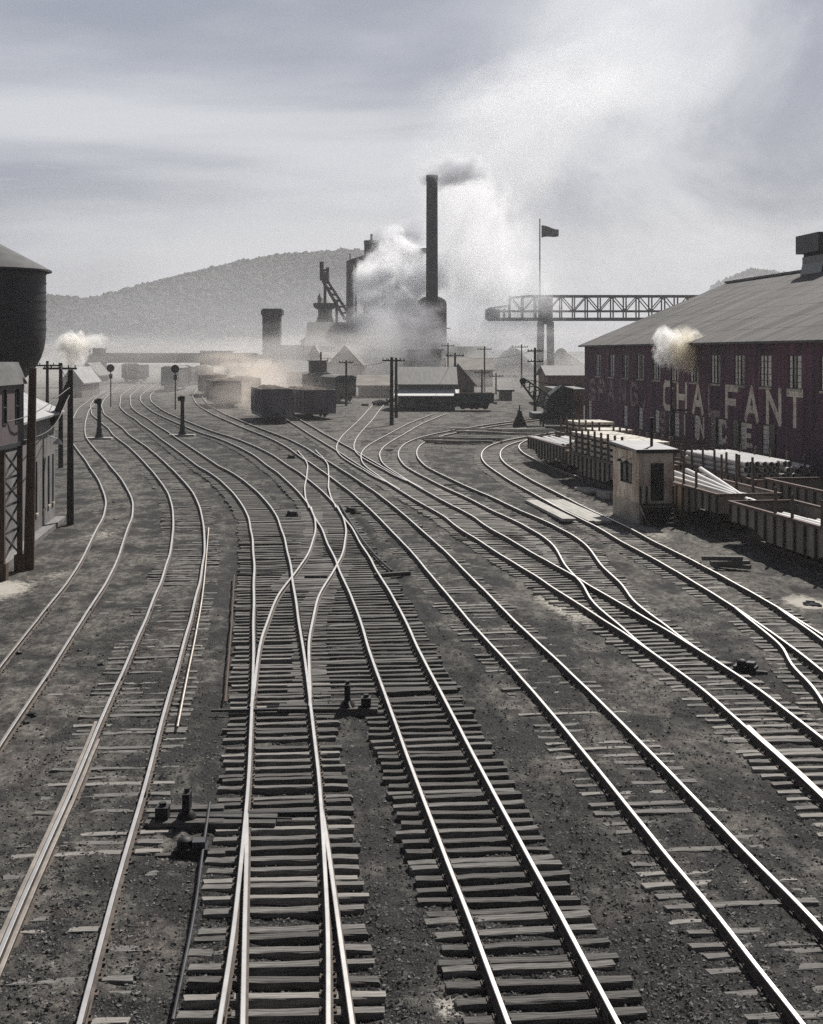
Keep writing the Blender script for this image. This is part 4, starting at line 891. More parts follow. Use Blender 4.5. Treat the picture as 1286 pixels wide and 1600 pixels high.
def mound(name, label, cat, px, py, rx, ry, h, m, seed=1, kind=None, d=None):
    g0 = G(px, py) if d is None else P(px, py, d); n = 40; vs = []; fs = []; rr = 12
    for j in range(rr+1):
        f = j/rr
        for i in range(n):
            t = 2*math.pi*i/n; q = 1+.22*math.sin(3*t+seed)+.12*math.sin(7*t+seed*2)
            x, y = rx*f*q*math.cos(t), ry*f*q*math.sin(t); z = h*(1-f)**1.1*(1+.25*mnoise.noise((x/rx*3+seed, y/ry*3, 1)))+.06*h*mnoise.noise((x/rx*9, y/ry*9, seed))
            if j == rr: z = -.25
            vs.append((x, y, z))
    for j in range(rr):
        for i in range(n): fs.append((j*n+i, (j+1)*n+i, (j+1)*n+(i+1) % n, j*n+(i+1) % n))
    b = MB().add(vs, fs); o = b.build(name, m, None, True); o.location = (g0.x, g0.y, gz(g0.y)-.03) if d is None else (g0.x, g0.y, gz(d)); return setp(o, label, cat, None, kind)
mound('puddle', 'small dark puddle in the white lime stain at the right edge of the photo', 'puddle', 1268, 941, .3, .5, .02, M_GLASSD, 4)
# ------------------------------------------------------------------ standpipes and disc signals between the left tracks
def standpipe(label, px, pyt, pyb):
    b0 = G(px, pyb); h = H-(pyt-YH)/F*b0.y-b0.z; r = thing('dwarf_mast', label, 'signal mast', tuple(b0), 0)
    MB().lathe([(.42, 0), (.36, .35), (.27, .45), (.25, .9), (.19, 1.1), (.17, h-.6), (.22, h-.55), (.24, h-.05), (.1, h)], 16).build('post', M_IRON, r, True)
    MB().box(-1.2, 1.2, -.5, .5, -.15, .14).build('base_slab', M_PLANK, r)
    MB().box(-.42, -.16, -.14, .14, h-.5, h-.1).cyl((-.3, -.14, h-.3), (-.3, -.3, h-.3), .09, n=10).build('lamp', M_IRON, r)
standpipe('stubby black mast on a slab between the two leftmost tracks', 155, 622, 686)
standpipe('stubby black mast on a slab between the middle tracks, below the right disc signal', 285, 618, 681)
def disc(label, px, pyt, pyb):
    b0 = G(px, pyb); h = H-(pyt-YH)/F*b0.y-b0.z; r = thing('disc_signal', label, 'railway signal', tuple(b0), 0, 'round disc signals')
    MB().cyl((0, 0, -.2), (0, 0, h), .09, .07).build('post', M_STEEL, r)
    d_ = MB().cyl((0, -.12, h-.1), (0, -.18, h-.1), .52, n=24).build('disc', M_IRON, r); MB().cyl((0, -.185, h-.1), (0, -.26, h-.1), .16, n=14).build('lens', M_STEEL, d_)
    MB().box(-.2, .2, -.12, .2, h-1.5, h-.9).build('relay_box', M_STEEL, r)
disc('black disc signal on a thin post at the far left, above the leftmost stubby mast', 173, 574, 636)
disc('black disc signal on a thin post standing before the distant train', 274, 575, 640)

# ------------------------------------------------------------------ switch gear in the foreground
def switch_stand(label, px, py, rz, h=.5):
    b0 = G(px, py); r = thing('switch_stand', label, 'switch stand', (b0.x, b0.y, gz(b0.y)), rz, 'ground switch stands')
    MB().box(-1.7, .75, -.26, -.06, -.1, .07).box(-1.7, .75, .08, .28, -.1, .07).build('headblock', M_TIED, r)
    MB().lathe([(.2, .07), (.16, .16), (.09, .22), (.07, h-.2)], 14).build('stand', M_IRON, r, True)
    MB().box(-.07, .07, -.15, .15, h-.2, h+.12).cyl((0, 0, h+.12), (0, 0, h+.2), .05).cyl((0, -.15, h-.02), (0, -.2, h-.02), .075, n=12).build('lamp', M_IRON, r)
    MB().box(.34, .58, -.15, .15, .07, .30).cyl((.46, 0, .30), (.46, 0, .37), .07).build('motor_case', M_IRON, r)
    MB().cyl((-2.0, .0, .06), (.1, .0, .10), .022, n=8).build('throw_rod', M_STEEL, r)
    MB().beam((0, 0, .25), (.12, -.55, .12), .04).build('lever', M_IRON, r)
def at_ground(px, py): return G(px, py)
switch_stand('dark switch stand right of the middle track where the near crossover starts', 543, 1108, 0)
o_ = switch_stand('dark switch machine on long dark timbers left of the middle track, nearest the camera', 292, 1284, R(180), .44)
def switch_machine(label, px, py, rz, n=3, flip=1):
    b0 = G(px, py); r = thing('switch_machine', label, 'switch machine', (b0.x, b0.y, gz(b0.y)), rz, 'low switch machines')
    MB().box(-.45, .45, -.28, .28, .02, .16).build('base_plate', M_IRON, r)
    MB().lathe([(.2, .16), (.2, .34), (.14, .4), (.02, .42)], 14, -.16).build('motor', M_IRON, r, True)
    MB().box(.05, .38, -.2, .2, .16, .33).build('gear_case', M_STEEL, r)
    MB().cyl((-.3, .3, .12), (.3, .3, .12), .05).build('crank', M_STEEL, r)
    MB().box(-.9, .9, -.2, .0, -.12, .02).build('headblock', M_TIED, r); r.scale = (.68, .68, .68)
switch_machine('low iron switch box with a pale cap, just below the nearest stand', 298, 1332, R(6))
switch_machine('low black switch gear among timbers right of the black tie ladder', 548, 800, R(-12))
switch_machine('small black switch gear lying left of the upper crossover', 456, 806, R(10))
switch_machine('low black switch gear lying between the bleached track and the right hand track', 1165, 1046, R(-25))
switch_machine('lone small black lump of switch gear far up beside the upper crossover', 455, 716, R(10))
def rod(name, label, pts, ra=.022, m=M_STEEL, z=.1):
    return setp(tube(name, [G(*p)+Vector((0, 0, z)) for p in pts], ra, m), label, 'rod')
rod('pipe_line', 'thin operating pipe running down from the nearest switch machine to the photo edge', [(328, 1262), (318, 1330), (303, 1440), (270, 1606)], .026, M_STEEL)
rod('pipe_line', 'thin operating pipe left of the middle track ending at the long head timber', [(366, 903), (362, 975), (352, 1103)], .028, M_POLEB)
rod('guard_rail', 'thin worn rail lying close beside the second track from the left', [(326, 828), (318, 920), (307, 990), (293, 1060), (277, 1143)], .035, M_RAILDULL)
rod('pipe_line', 'dark operating pipe slanting right of the near crossover', [(530, 790), (560, 838), (585, 870), (612, 896)], .05, M_IRON)
def bar(name, label, cat, a, b_, w, h, m, z=0.0):
    p, q = G(*a), G(*b_); o = MB().beam((0, 0, 0), q-p, w, h, m=0).build(name, m); o.location = (p.x, p.y, p.z+z+h/2); return setp(o, label, cat)
bar('throw_bar', 'flat steel throw bar across the middle track under the near crossover points', 'throw bar', (330, 1113), (560, 1109), .12, .05, M_IRON, .02)
bar('throw_bar', 'flat steel throw bar across the middle track by the nearest switch machine', 'throw bar', (258, 1277), (500, 1272), .12, .05, M_IRON, .02)
bar('head_timber', 'long black head timber left of the middle track by the nearest switch machine', 'timber', (232, 1290), (350, 1287), .26, .14, M_TIED, -.06)
bar('head_timber', 'second black head timber just above the nearest switch machine', 'timber', (262, 1268), (350, 1266), .24, .14, M_TIED, -.06)
bar('loose_timber', 'black timber lying across the end of the slanting operating pipe', 'timber', (585, 901), (640, 897), .2, .14, M_TIED, -.03)
bar('loose_timber', 'dark plank lying loose between the rails of the near crossover', 'timber', (476, 902), (512, 902), .16, .08, M_TIED, .0)

LUMP = []
for q in range(3):
    b_ = bmesh.new(); bmesh.ops.create_icosphere(b_, subdivisions=2, radius=1)
    for v in b_.verts: v.co *= 1+.38*mnoise.noise(v.co*1.7+Vector((q*5, 0, 0)))
    me_ = bpy.data.meshes.new('clinker_lump'); b_.to_mesh(me_); b_.free(); me_.materials.append(M_IRON); LUMP.append(me_)
for i, (px, py) in enumerate(((30, 1022), (108, 1008), (124, 1016), (158, 1036), (50, 1118), (40, 1130), (196, 842), (178, 786), (180, 812), (190, 852), (612, 834), (657, 823), (680, 905), (690, 700), (885, 790), (980, 1330), (372, 700), (330, 1180), (232, 1200))):
    g0 = G(px, py); o = bpy.data.objects.new('clinker_lump', LUMP[i % 3]); COL.objects.link(o); s_ = rl.uniform(.05, .10); o.scale = (s_*1.3, s_, s_*.7); o.location = (g0.x, g0.y, ground_z(g0.x, g0.y)+s_*.3); o.rotation_euler = (0, 0, rl.uniform(0, 6)); setp(o, 'black fist sized clinker lump lying loose on the cinder ground', 'clinker', 'loose clinker lumps')

def span(label, a, b, sag=.5):
    a, b = Vector(a), Vector(b); setp(tube('overhead_wire', [a, a.lerp(b, .25)+Vector((0, 0, -.75*sag)), a.lerp(b, .5)+Vector((0, 0, -sag)), a.lerp(b, .75)+Vector((0, 0, -.75*sag)), b], .02, M_STEEL, 6), label, 'wire')
span('thin wire from the double poles to the pole at the grey roofed shed', P(614, 562, 148), P(711, 555, 185))
span('thin wire from the shed end pole on to the tall pole beside the crane', P(711, 555, 185), P(836, 547, 162), .7)
span('thin wire from the double poles back to the pole right of the caboose', P(612, 562, 148), P(541, 566, 189))
span('thin wire between the two slender black poles at the far left', P(95, 571, 100), P(74, 568, 124), .3)
span('thin wire from the slender black pole on to the braced pole', P(95, 571, 100), P(110, 583, 69.6), .4)
# ------------------------------------------------------------------ hoppers and other cars in the middle distance
def place(px, pyb):
    g0 = G(px, pyb); return g0
def hopper(label, px, pyb, rz, L=11.5, W_=3.1, Ht=3.6, m=M_HOPPER, load=True, group='coal hoppers on the middle tracks'):
    g0 = G(px, pyb); r = thing('coal_hopper', label, 'hopper car', (g0.x, g0.y, gz(g0.y)), rz, group); hw = W_/2
    b = MB(); t = .08                                   # near end at local y = 0, running back to L
    for sx in (-1, 1): b.prismx([(0, .6), (L, .6), (L, Ht), (0, Ht)], sx*hw-t/2, sx*hw+t/2)
    b.box(-hw+t/2, hw-t/2, .001, t, .6, Ht); b.box(-hw+t/2, hw-t/2, L-t, L-.001, .6, Ht); b.box(-hw+t/2, hw-t/2, t, L-t, 1.15, 1.25)
    b.build('body', m, r)
    for sx in (-1, 1):
        for i in range(8):
            o = MB().box(-.05, .05, -.06, .06, 1.0, Ht-.1).build('rib', m, r); o.location = (sx*(hw+.085), .3+(L-.6)*i/7, 0)
    for x in (-.9, .9): MB().box(x-.06, x+.06, -.08, -.002, 1.0, Ht-.1).build('end_post', m, r)
    tr = MB().box(-hw-.1, hw+.1, -.1, .08, Ht, Ht+.1).box(-hw-.1, -hw+.1, .08, L, Ht, Ht+.1).box(hw-.1, hw+.1, .08, L, Ht, Ht+.1); tr.build('top_rail', m, r)
    for yc in (1.8, L-1.8):
        tk = MB().box(-1.0, 1.0, yc-.2, yc+.2, .45, .95).box(-1.06, -.94, yc-1.1, yc+1.1, .4, .7).box(.94, 1.06, yc-1.1, yc+1.1, .4, .7).build('truck', M_IRON, r)
        for yy in (-.85, .85):
            w = MB()
            for sx in (-1, 1): w.cyl((sx*.76-.07, yc+yy, .59), (sx*.76+.07, yc+yy, .59), .42, n=16)
            w.cyl((-.7, yc+yy, .59), (.7, yc+yy, .59), .07); w.build('wheelset', M_IRON, tk)
    MB().box(-.12, .12, -.5, 0, .82, 1.05).build('coupler', M_IRON, r)
    if load:
        n, k = 14, 26; vs = []; fs = []
        for j in range(k):
            for i in range(n):
                x = -hw+.06+(W_-.12)*i/(n-1); y = .1+(L-.2)*j/(k-1); e = max(0, min(1, min(i, n-1-i)/3.0, min(j, k-1-j)/3.0))
                vs.append((x, y, Ht-.25+e*(.5+.25*mnoise.noise((x*1.1+px, y*.7, 3)))+.06*mnoise.noise((x*5, y*5, px))))
        for j in range(k-1):
            for i in range(n-1): fs.append((j*n+i, j*n+i+1, (j+1)*n+i+1, (j+1)*n+i))
        o = MB().add(vs, fs).build('coal_heap', M_COAL, None); o.location = r.location; o.rotation_euler = r.rotation_euler; setp(o, label.split(',')[0].replace('hopper', 'coal heaped in the hopper') , 'coal load', 'coal loads in the hoppers')
    return r
hopper('nearest coal hopper, black end wall facing the yard', 433, 661, R(12), 11.5, 3.2, 3.55)
hopper('coal hopper right of the nearest one, dark plated side', 501, 655, R(20), 11.5, 3.5, 3.2)
hopper('coal hopper left and behind, half lost in brown smoke', 357, 637, R(14), 12, 3.2, 3.4)
hopper('coal hopper farthest back in the brown smoke, behind the other', 338, 620, R(14), 12, 3.2, 3.3)
hopper('coal hopper glimpsed between the nearest one and the smoky pair', 389, 630, R(14), 11, 3.2, 3.4)
def smallcar(name, label, cat, px, pyb, rz, W_, Ht, L, m, mr, kind=0):
    g0 = G(px, pyb); r = thing(name, label, cat, (g0.x, g0.y, gz(g0.y)), rz)
    hw = W_/2; MB().box(-hw, hw, 0, L, .95, Ht).build('body', m, r)
    MB().prism([(-hw-.12, Ht+.003), (hw+.12, Ht+.003), (hw*.6, Ht+.3), (-hw*.6, Ht+.3)], -.2, L+.2).build('roof', mr, r)
    for x in (-.55*hw, .55*hw): MB().box(x-.3, x+.3, -.03, -.002, Ht-1.25, Ht-.45).build('window', M_GLASSD, r)
    MB().box(-.35, .35, -.03, -.002, 1.0, Ht-1.5).build('door', M_DARK, r)
    for yc in (1.3, L-1.3):
        w = MB()
        for yy in (-.7, .7):
            for sx in (-1, 1): w.cyl((sx*.76-.07, yc+yy, .59), (sx*.76+.07, yc+yy, .59), .42, n=14)
        w.box(-1, 1, yc-1.1, yc+1.1, .5, .93); w.build('truck', M_IRON, r)
    return r
cb = smallcar('caboose', 'boxy dark caboose with a thin chimney standing behind the right hopper', 'caboose', 503, 623, R(14), 3.0, 3.6, 9.0, M_SHEDW, M_ROOFG)
MB().box(-1.15, 1.15, 2.2, 5.0, 3.9, 5.6).build('cupola', M_SHEDW, cb); MB().box(-1.35, 1.35, 2.0, 5.2, 5.603, 5.75).build('cupola_roof', M_ROOFL, cb); MB().cyl((.35, 2.8, 5.7), (.35, 2.8, 7.0), .13).build('chimney', M_IRON, cb)
smallcar('boxcar', 'small dark boxcar standing right of the caboose at the foot of a pole', 'boxcar', 540, 630, R(16), 3.0, 3.6, 9, M_STEEL, M_ROOFG)
smallcar('train_car', 'leading car of the distant train behind the right disc signal', 'train car', 265, 612, R(2), 2.9, 4.0, 14, M_STEEL, M_ROOFG)
smallcar('train_car', 'second distant car just right of the leading one, paler in the smoke', 'train car', 287, 603, R(2), 2.9, 3.6, 14, M_STEEL, M_ROOFG)
smallcar('train_car', 'lone faint car far up the line between the two disc signals', 'train car', 201, 598, R(-2), 2.9, 3.6, 12, M_STEEL, M_ROOFG)
smallcar('train_car', 'faint distant car left of the smoky hoppers under the conveyor cabin', 'train car', 315, 601, R(4), 2.9, 3.4, 12, M_STEEL, M_ROOFG)

# ------------------------------------------------------------------ sheds and works buildings
def wbox(name, label, cat, px0, px1, pyt, pyb, depth, m, mroof, d=None, roof='flat', rise=1.5, windows=0, group=None, axis='x', rz=0.0, over=.35, door=False):
    Y = gd(pyb) if d is None else d; base = gz(Y); x0, x1 = (px0-CX)/F*Y, (px1-CX)/F*Y; top = H-(pyt-YH)/F*Y-base; w = x1-x0
    r = thing(name, label, cat, (x0, Y, base), rz, group)
    b = MB(); wn_ = [(w*(i+.5)/windows-.45, w*(i+.5)/windows+.45) for i in range(windows)] if windows else []; za, zb = top*.45, top*.75
    b.box(0, w, 0, .25, -1.5, za); b.box(0, w, 0, .25, zb, top); cur = 0
    for p, q in wn_: b.box(cur, p, 0, .25, za, zb); cur = q
    b.box(cur, w, 0, .25, za, zb); b.box(0, .25, .25, depth, -1.5, top); b.box(w-.25, w, .25, depth, -1.5, top); b.box(.25, w-.25, depth-.25, depth, -1.5, top)
    if roof == 'gable_y': b.prism([(0, top), (w, top), (w/2, top+rise)], .002, .25)
    if roof == 'gable_x':
        b.prismx([(0, top), (depth, top), (depth/2, top+rise)], .002, .25); b.prismx([(0, top), (depth, top), (depth/2, top+rise)], w-.25, w-.002)
    b.build('wall', m, r)
    for p, q in wn_:
        f = MB().box(p, p+.08, .05, .2, za, zb).box(q-.08, q, .05, .2, za, zb).box(p+.08, q-.08, .05, .2, zb-.08, zb).build('window', M_STEEL, r); MB().box(p+.08, q-.08, .1, .13, za, zb-.08).build('pane', M_GLASSD, f)
    if door: MB().box(w*.3, w*.62, -.04, -.003, 0, min(3.2, top*.8)).build('door', M_DARK, r)
    if roof == 'flat': MB().box(-over, w+over, -over, depth+over, top+.002, top+.3).build('roof', mroof, r)
    elif roof == 'gable_y':
        rf = MB()
        for s in (-1, 1):
            xe, ze = w/2+s*(w/2+over), top-over*rise/(w/2); rf.add([(xe, -over, ze+.02), (xe, depth+over, ze+.02), (w/2, depth+over, top+rise+.02), (w/2, -over, top+rise+.02), (xe, -over, ze+.2), (xe, depth+over, ze+.2), (w/2, depth+over, top+rise+.2), (w/2, -over, top+rise+.2)], [(0, 3, 2, 1), (4, 5, 6, 7), (0, 1, 5, 4), (1, 2, 6, 5), (2, 3, 7, 6), (3, 0, 4, 7)])
        rf.build('roof', mroof, r)
    else:
        rf = MB()
        for s in (-1, 1):
            ye, ze = depth/2+s*(depth/2+over), top-over*rise/(depth/2); rf.add([(-over, ye, ze+.02), (w+over, ye, ze+.02), (w+over, depth/2, top+rise+.02), (-over, depth/2, top+rise+.02), (-over, ye, ze+.2), (w+over, ye, ze+.2), (w+over, depth/2, top+rise+.2), (-over, depth/2, top+rise+.2)], [(0, 3, 2, 1), (4, 5, 6, 7), (0, 1, 5, 4), (1, 2, 6, 5), (2, 3, 7, 6), (3, 0, 4, 7)])
        rf.build('roof', mroof, r)
    return r, w, top
r_, w_, t_ = wbox('freight_shed', 'grey roofed shed with a white eave band behind the tall double poles', 'shed', 622, 711, 601, 641, 9, M_GREYWALL, M_ROOFG, roof='gable_x', rise=2.0, windows=4, door=True)
MB().prismx([(-.003, t_-.75), (-2.0, t_-1.45), (-2.0, t_-1.33), (-.003, t_-.6)], -.5, w_+.5).build('canopy', M_WHITE, r_)
wbox('gable_shed', 'brown gabled shed with a pale roof rising right behind the grey roofed shed', 'shed', 690, 741, 600, 633, 16, M_SHEDW, M_ROOFL, roof='gable_y', rise=2.6, windows=2)
# dark teal gondola and scrap by the shed
g0 = G(741, 642); TG = gondola('dark teal gondola car right of the grey roofed shed', g0.x, g0.y+1, R(90), 4.9, top=2.2, belly=.9, mats=(M_TEAL, M_TEAL, M_GONDIN))
def junk(label, px, py, n, seed, sx=1.5):
    g0 = G(px, py); r0 = random.Random(seed); r = thing('scrap_heap', label, 'scrap heap', (g0.x, g0.y, gz(g0.y)))
    for i in range(n):
        x, y, z = r0.gauss(0, sx), r0.gauss(0, .8), abs(r0.gauss(0, .45)); a = Vector((r0.gauss(0, 1), r0.gauss(0, .6), r0.gauss(0, .35))).normalized()*r0.uniform(.4, 1.1)
        MB().beam(Vector((x, y, z))-a, Vector((x, y, z))+a, r0.uniform(.08, .3), r0.uniform(.08, .5)).build('scrap', r0.choice((M_STEEL, M_PLANK, M_IRON, M_SHEDW)), r)
junk('tangled scrap heap at the left front corner of the grey roofed shed', 640, 641, 26, 2, 1.4)
junk('low scrap heap on the weedy ground between the shed and the double poles', 598, 634, 16, 3, 1.1)
# crane
def crane():
    g0 = G(862, 668); Y = g0.y; r = thing('locomotive_crane', 'dark green crane with a raised latticed boom in front of the mill corner', 'crane', tuple(g0))
    s = Y/F
    MB().box(-2.0, 2.2, -1.4, 3.6, .9, 1.5).build('deck', M_GREEN, r)
    MB().prism([(-.6, 1.5), (2.1, 1.5), (2.1, 4.0), (.9, 4.3), (-.2, 3.4), (-.6, 2.6)], -1.2, 2.6).build('cab', M_GREEN, r)
    MB().box(.1, 1.2, -1.26, -1.203, 2.2, 3.2).build('window', M_GLASSD, r)
    tip = P(817, 595, Y)-g0; foot = Vector((.3, -.6, 1.7)); bm = MB(); up = Vector((0, 0, 1)); ax = (tip-foot).normalized(); nv = Vector((-ax.z, 0, ax.x)).normalized()*(-1)
    prev = None
    for i in range(8):
        f = i/7; p = foot+(tip-foot)*f; hgt = .75*(1-abs(f-.42)/.75)*.8+.12; pts = [p+nv*sg*hgt+Vector((0, yy, 0)) for sg in (-1, 1) for yy in (-.35, .35)]
        if prev:
            for a, c_ in zip(prev, pts): bm.beam(a, c_, .15)
            bm.beam(prev[0], pts[2], .07); bm.beam(prev[2], pts[0], .07); bm.beam(prev[1], pts[3], .07); bm.beam(prev[3], pts[1], .07); bm.beam(prev[2], pts[3], .07)
        prev = pts
    bo = bm.build('boom', M_GREEN, r); MB().cyl(tip+Vector((0, -.4, 0)), tip+Vector((0, .4, 0)), .32, n=16).build('sheave', M_IRON, bo)
    MB().beam(Vector((1.4, .4, 4.1)), tip+Vector((0, 0, .2)), .05).beam(Vector((1.6, .9, 4.1)), tip+Vector((0, .2, .2)), .05).build('boom_cable', M_IRON, r)
    for y in (-.5, 2.6):
        w = MB()
        for x in (-.9, .9): w.cyl((x-.08, y, .55), (x+.08, y, .55), .42, n=14)
        w.build('wheelset', M_IRON, r)
crane()
def bellpost():
    g0 = G(812, 666); r = thing('bumper_post', 'squat dark bell shaped post standing alone left of the crane', 'post', tuple(g0)); 
    MB().lathe([(.75, -.1), (.7, .25), (.5, .75), (.28, 1.2), (.22, 1.6), (.1, 1.7)], 16).build('base', M_IRON, r, True); MB().cyl((0, 0, 1.65), (0, 0, 2.2), .07).build('post', M_IRON, r)
bellpost()
wbox('brick_outbuilding', 'low brown brick outbuilding tucked against the far corner of the mill', 'outbuilding', 872, 912, 612, 662, 12, M_BROWN, M_ROOFG, roof='flat', windows=2, d=152)
wbox('brick_outbuilding', 'taller brown brick outbuilding farther back left of the mill corner', 'outbuilding', 856, 915, 588, 640, 14, M_BROWN, M_ROOFG, roof='gable_x', rise=1.2, d=190, windows=3)
wbox('grey_hut', 'small dim grey hut beyond the teal gondola car', 'hut', 782, 800, 612, 634, 4, M_SHEDW, M_ROOFG, d=205, windows=1)

# utility poles in the middle distance
pole('left of the two tall poles standing side by side before the grey roofed shed', 612, 558, 664, M_POLE, .2, arms=(.35,), armw=1.0)
pole('right of the two tall poles standing side by side before the grey roofed shed', 619, 559, 652, M_POLE, .18, arms=(.35,), armw=1.0)
pole('thin pole with one crossarm standing right of the caboose', 541, 563, 634, M_POLE, .16, arms=(.3,), armw=1.0)
pole('thin pole with one crossarm rising behind the caboose', 512, 558, 606, M_POLE, .16, arms=(.3,), armw=1.2)
pole('pole with a crossarm at the right end of the grey roofed shed', 711, 551, 636, M_POLE, .16, arms=(.4,), armw=1.2)
pole('tall pole with a crossarm rising beside the crane boom', 836, 543, 652, M_POLE, .17, arms=(.4, 1.6), armw=.9)
for lab, px, pt, pb in (('faint thin pole directly above the teal gondola car', 757, 541, 612), ('faint thin pole before the flat topped ore pile', 815, 538, 606), ('faint thin pole left of the ore piles', 700, 536, 606), ('faint short pole right of the gabled shed', 753, 577, 622), ('faint short pole just beyond the grey hut', 775, 583, 616)):
    pole(lab, px, pt, pb, M_POLE, .14, arms=(.5,), group='faint thin poles beyond the sheds')

# ------------------------------------------------------------------ steelworks
def chimney_stack(label, px, pyt, pyb, wpx, d, m=M_BRICKDK, taper=1.12, name='chimney'):
    b0 = P(px, 552, d); base = gz(d); h = H-(pyt-YH)/F*d-base; ra = wpx/2/F*d
    r = thing(name, label, 'chimney', (b0.x, d, base)); MB().lathe([(ra*taper*1.05, -1), (ra*taper, 2), (ra, h-1.2)], 32).build('shaft', m, r, True)
    MB().lathe([(ra*1.06, h-1.195), (ra*1.08, h-.3), (ra*1.02, h), (ra*.8, h), (ra*.8, h-1)], 32).build('rim', m, r)
    return r
chimney_stack('tall dark chimney smoking in the middle of the photo', 675, 274, 600, 17.5, 300)
def stove(label, px0, px1, pyt, d, m=M_FARSTEEL, dome=True, name='hot_stove'):
    x0, x1 = (px0-CX)/F*d, (px1-CX)/F*d; ra = (x1-x0)/2; base = gz(d); h = H-(pyt-YH)/F*d-base; r = thing(name, label, 'stove', ((x0+x1)/2, d, base), 0, 'round stoves by the furnace')
    p = [(ra, -1), (ra, h-ra*.55)]+([(ra*math.cos(t), h-ra*.55+ra*.55*math.sin(t)) for t in (.3, .6, .9, 1.2, 1.5)] if dome else [(ra*1.05, h-.5), (ra*1.05, h)])
    MB().lathe(p, 28).build('shell', m, r, True)
    MB().cyl((0, 0, h-.3), (0, 0, h+1.6), ra*.16).build('vent', m, r)
    g = MB(); g.lathe([(ra+.02, h*.6), (ra+.9, h*.6), (ra+.9, h*.6+.15), (ra+.02, h*.6+.15)], 28, cap=False); g.build('gallery', M_STEEL, r)
    return r
stove('broad domed stove wrapped round the foot of the tall chimney', 652, 698, 462, 318)
stove('domed stove left of the chimney, mostly hidden in steam', 604, 640, 470, 330)
stove('slim pale gas pipe tower between the hoist and the steam', 541, 553, 406, 350, M_GREYWALL)
stove('dark furnace top rising out of the steam left of the chimney', 569, 592, 376, 345, M_BRICKDK, False)
def pipes_over():
    d = 347; a, b_ = P(547, 410, d), P(580, 400, d); r = thing('gas_main', 'thick sloping gas pipe joining the pale pipe tower to the dark furnace top', 'gas pipe', tuple(a)); MB().cyl((0, 0, 0), b_-a, .75, n=14).build('pipe', M_FARSTEEL, r, True)
    a, b_ = P(590, 395, d), P(664, 391, 318); MB().cyl(P(590, 397, d)-r.location, P(664, 392, 322)-r.location, .7, n=14).build('pipe', M_FARSTEEL, r, True)
    for px in (556, 570): MB().cyl(P(px, 406, d)-r.location, P(px, 560, d)-r.location, .35, n=8).build('prop', M_STEEL, r)
pipes_over()
def furnace():
    d = 370; s = d/F; base = gz(d); X = (508-CX)*s; def_z = lambda py: H-(py-YH)*s-base
    r = thing('blast_furnace', 'bell shaped blast furnace with a flat top flange before the wooded hill', 'blast furnace', (X, d, base))
    MB().lathe([(17*s, -1), (17*s, def_z(520)), (16*s, def_z(507)), (11*s, def_z(494)), (11*s, def_z(484)), (18*s, def_z(480)), (19*s, def_z(474)), (14*s, def_z(473)), (5*s, def_z(466))], 28).build('shell', M_FARSTEEL, r, True)
    MB().lathe([(2.5*s, def_z(474)), (3.5*s, def_z(466)), (.5*s, def_z(459))], 12, -8*s, -12*s).build('bleeder_dome', M_ROOFL, r)
    r2 = thing('skip_hoist', 'black skip hoist tower with its slanting bridge leaning over the blast furnace', 'hoist', ((512-CX)*s, d-6, base))
    def q(px, py, y=0): return Vector(((px-512)*s, y, def_z(py)))
    hd = MB().box(-5*s, 4*s, -2, 2, def_z(440), def_z(428)).beam(q(505, 440), q(505, 411), 1.0).beam(q(514, 440), q(514, 420), .8).beam(q(505, 426), q(514, 423), .6); hd.build('head_frame', M_IRON, r2)
    inc = MB()
    for y in (-1.8, 1.8):
        inc.beam(q(507, 441, y), q(541, 500, y), .7, .7); inc.beam(q(514, 441, y), q(548, 494, y), .6, .6)
        for i in range(7):
            f = i/6.0; a = Vector(q(507, 441, y)).lerp(q(541, 500, y), f); c_ = Vector(q(514, 441, y)).lerp(q(548, 494, y), min(1, f+.08)); inc.beam(a, c_, .4)
    for i in range(7): f = i/6.0; inc.beam(Vector(q(507, 441, -1.8)).lerp(q(541, 500, -1.8), f), Vector(q(507, 441, 1.8)).lerp(q(541, 500, 1.8), f), .4)
    inc.build('incline_bridge', M_IRON, r2)
    for px in (510, 528): MB().beam(q(px, 445 if px < 520 else 472), q(px, 560), .7).build('leg', M_IRON, r2)
furnace()
wbox('square_tower', 'dark square tower with an overhanging cap left of the blast furnace', 'tower', 410, 437, 494, 572, 4.8, M_BRICKDK, M_BRICKDK, roof='flat', d=332, over=.1, windows=0)
b0 = P(424, 552, 331.5); rt = thing('tower_cap', 'wide flat cap crowning the dark square tower', 'cap', (b0.x, 334.4, 0)); zt = H-(494-YH)/F*332
MB().box(-2.45, 2.45, -2.85, 2.85, zt+.31, zt+1.5).build('cap', M_BRICKDK, rt); MB().box(-2.2, 2.2, -2.5, 2.5, zt+1.503, zt+1.8).build('coping', M_FARSTEEL, rt)
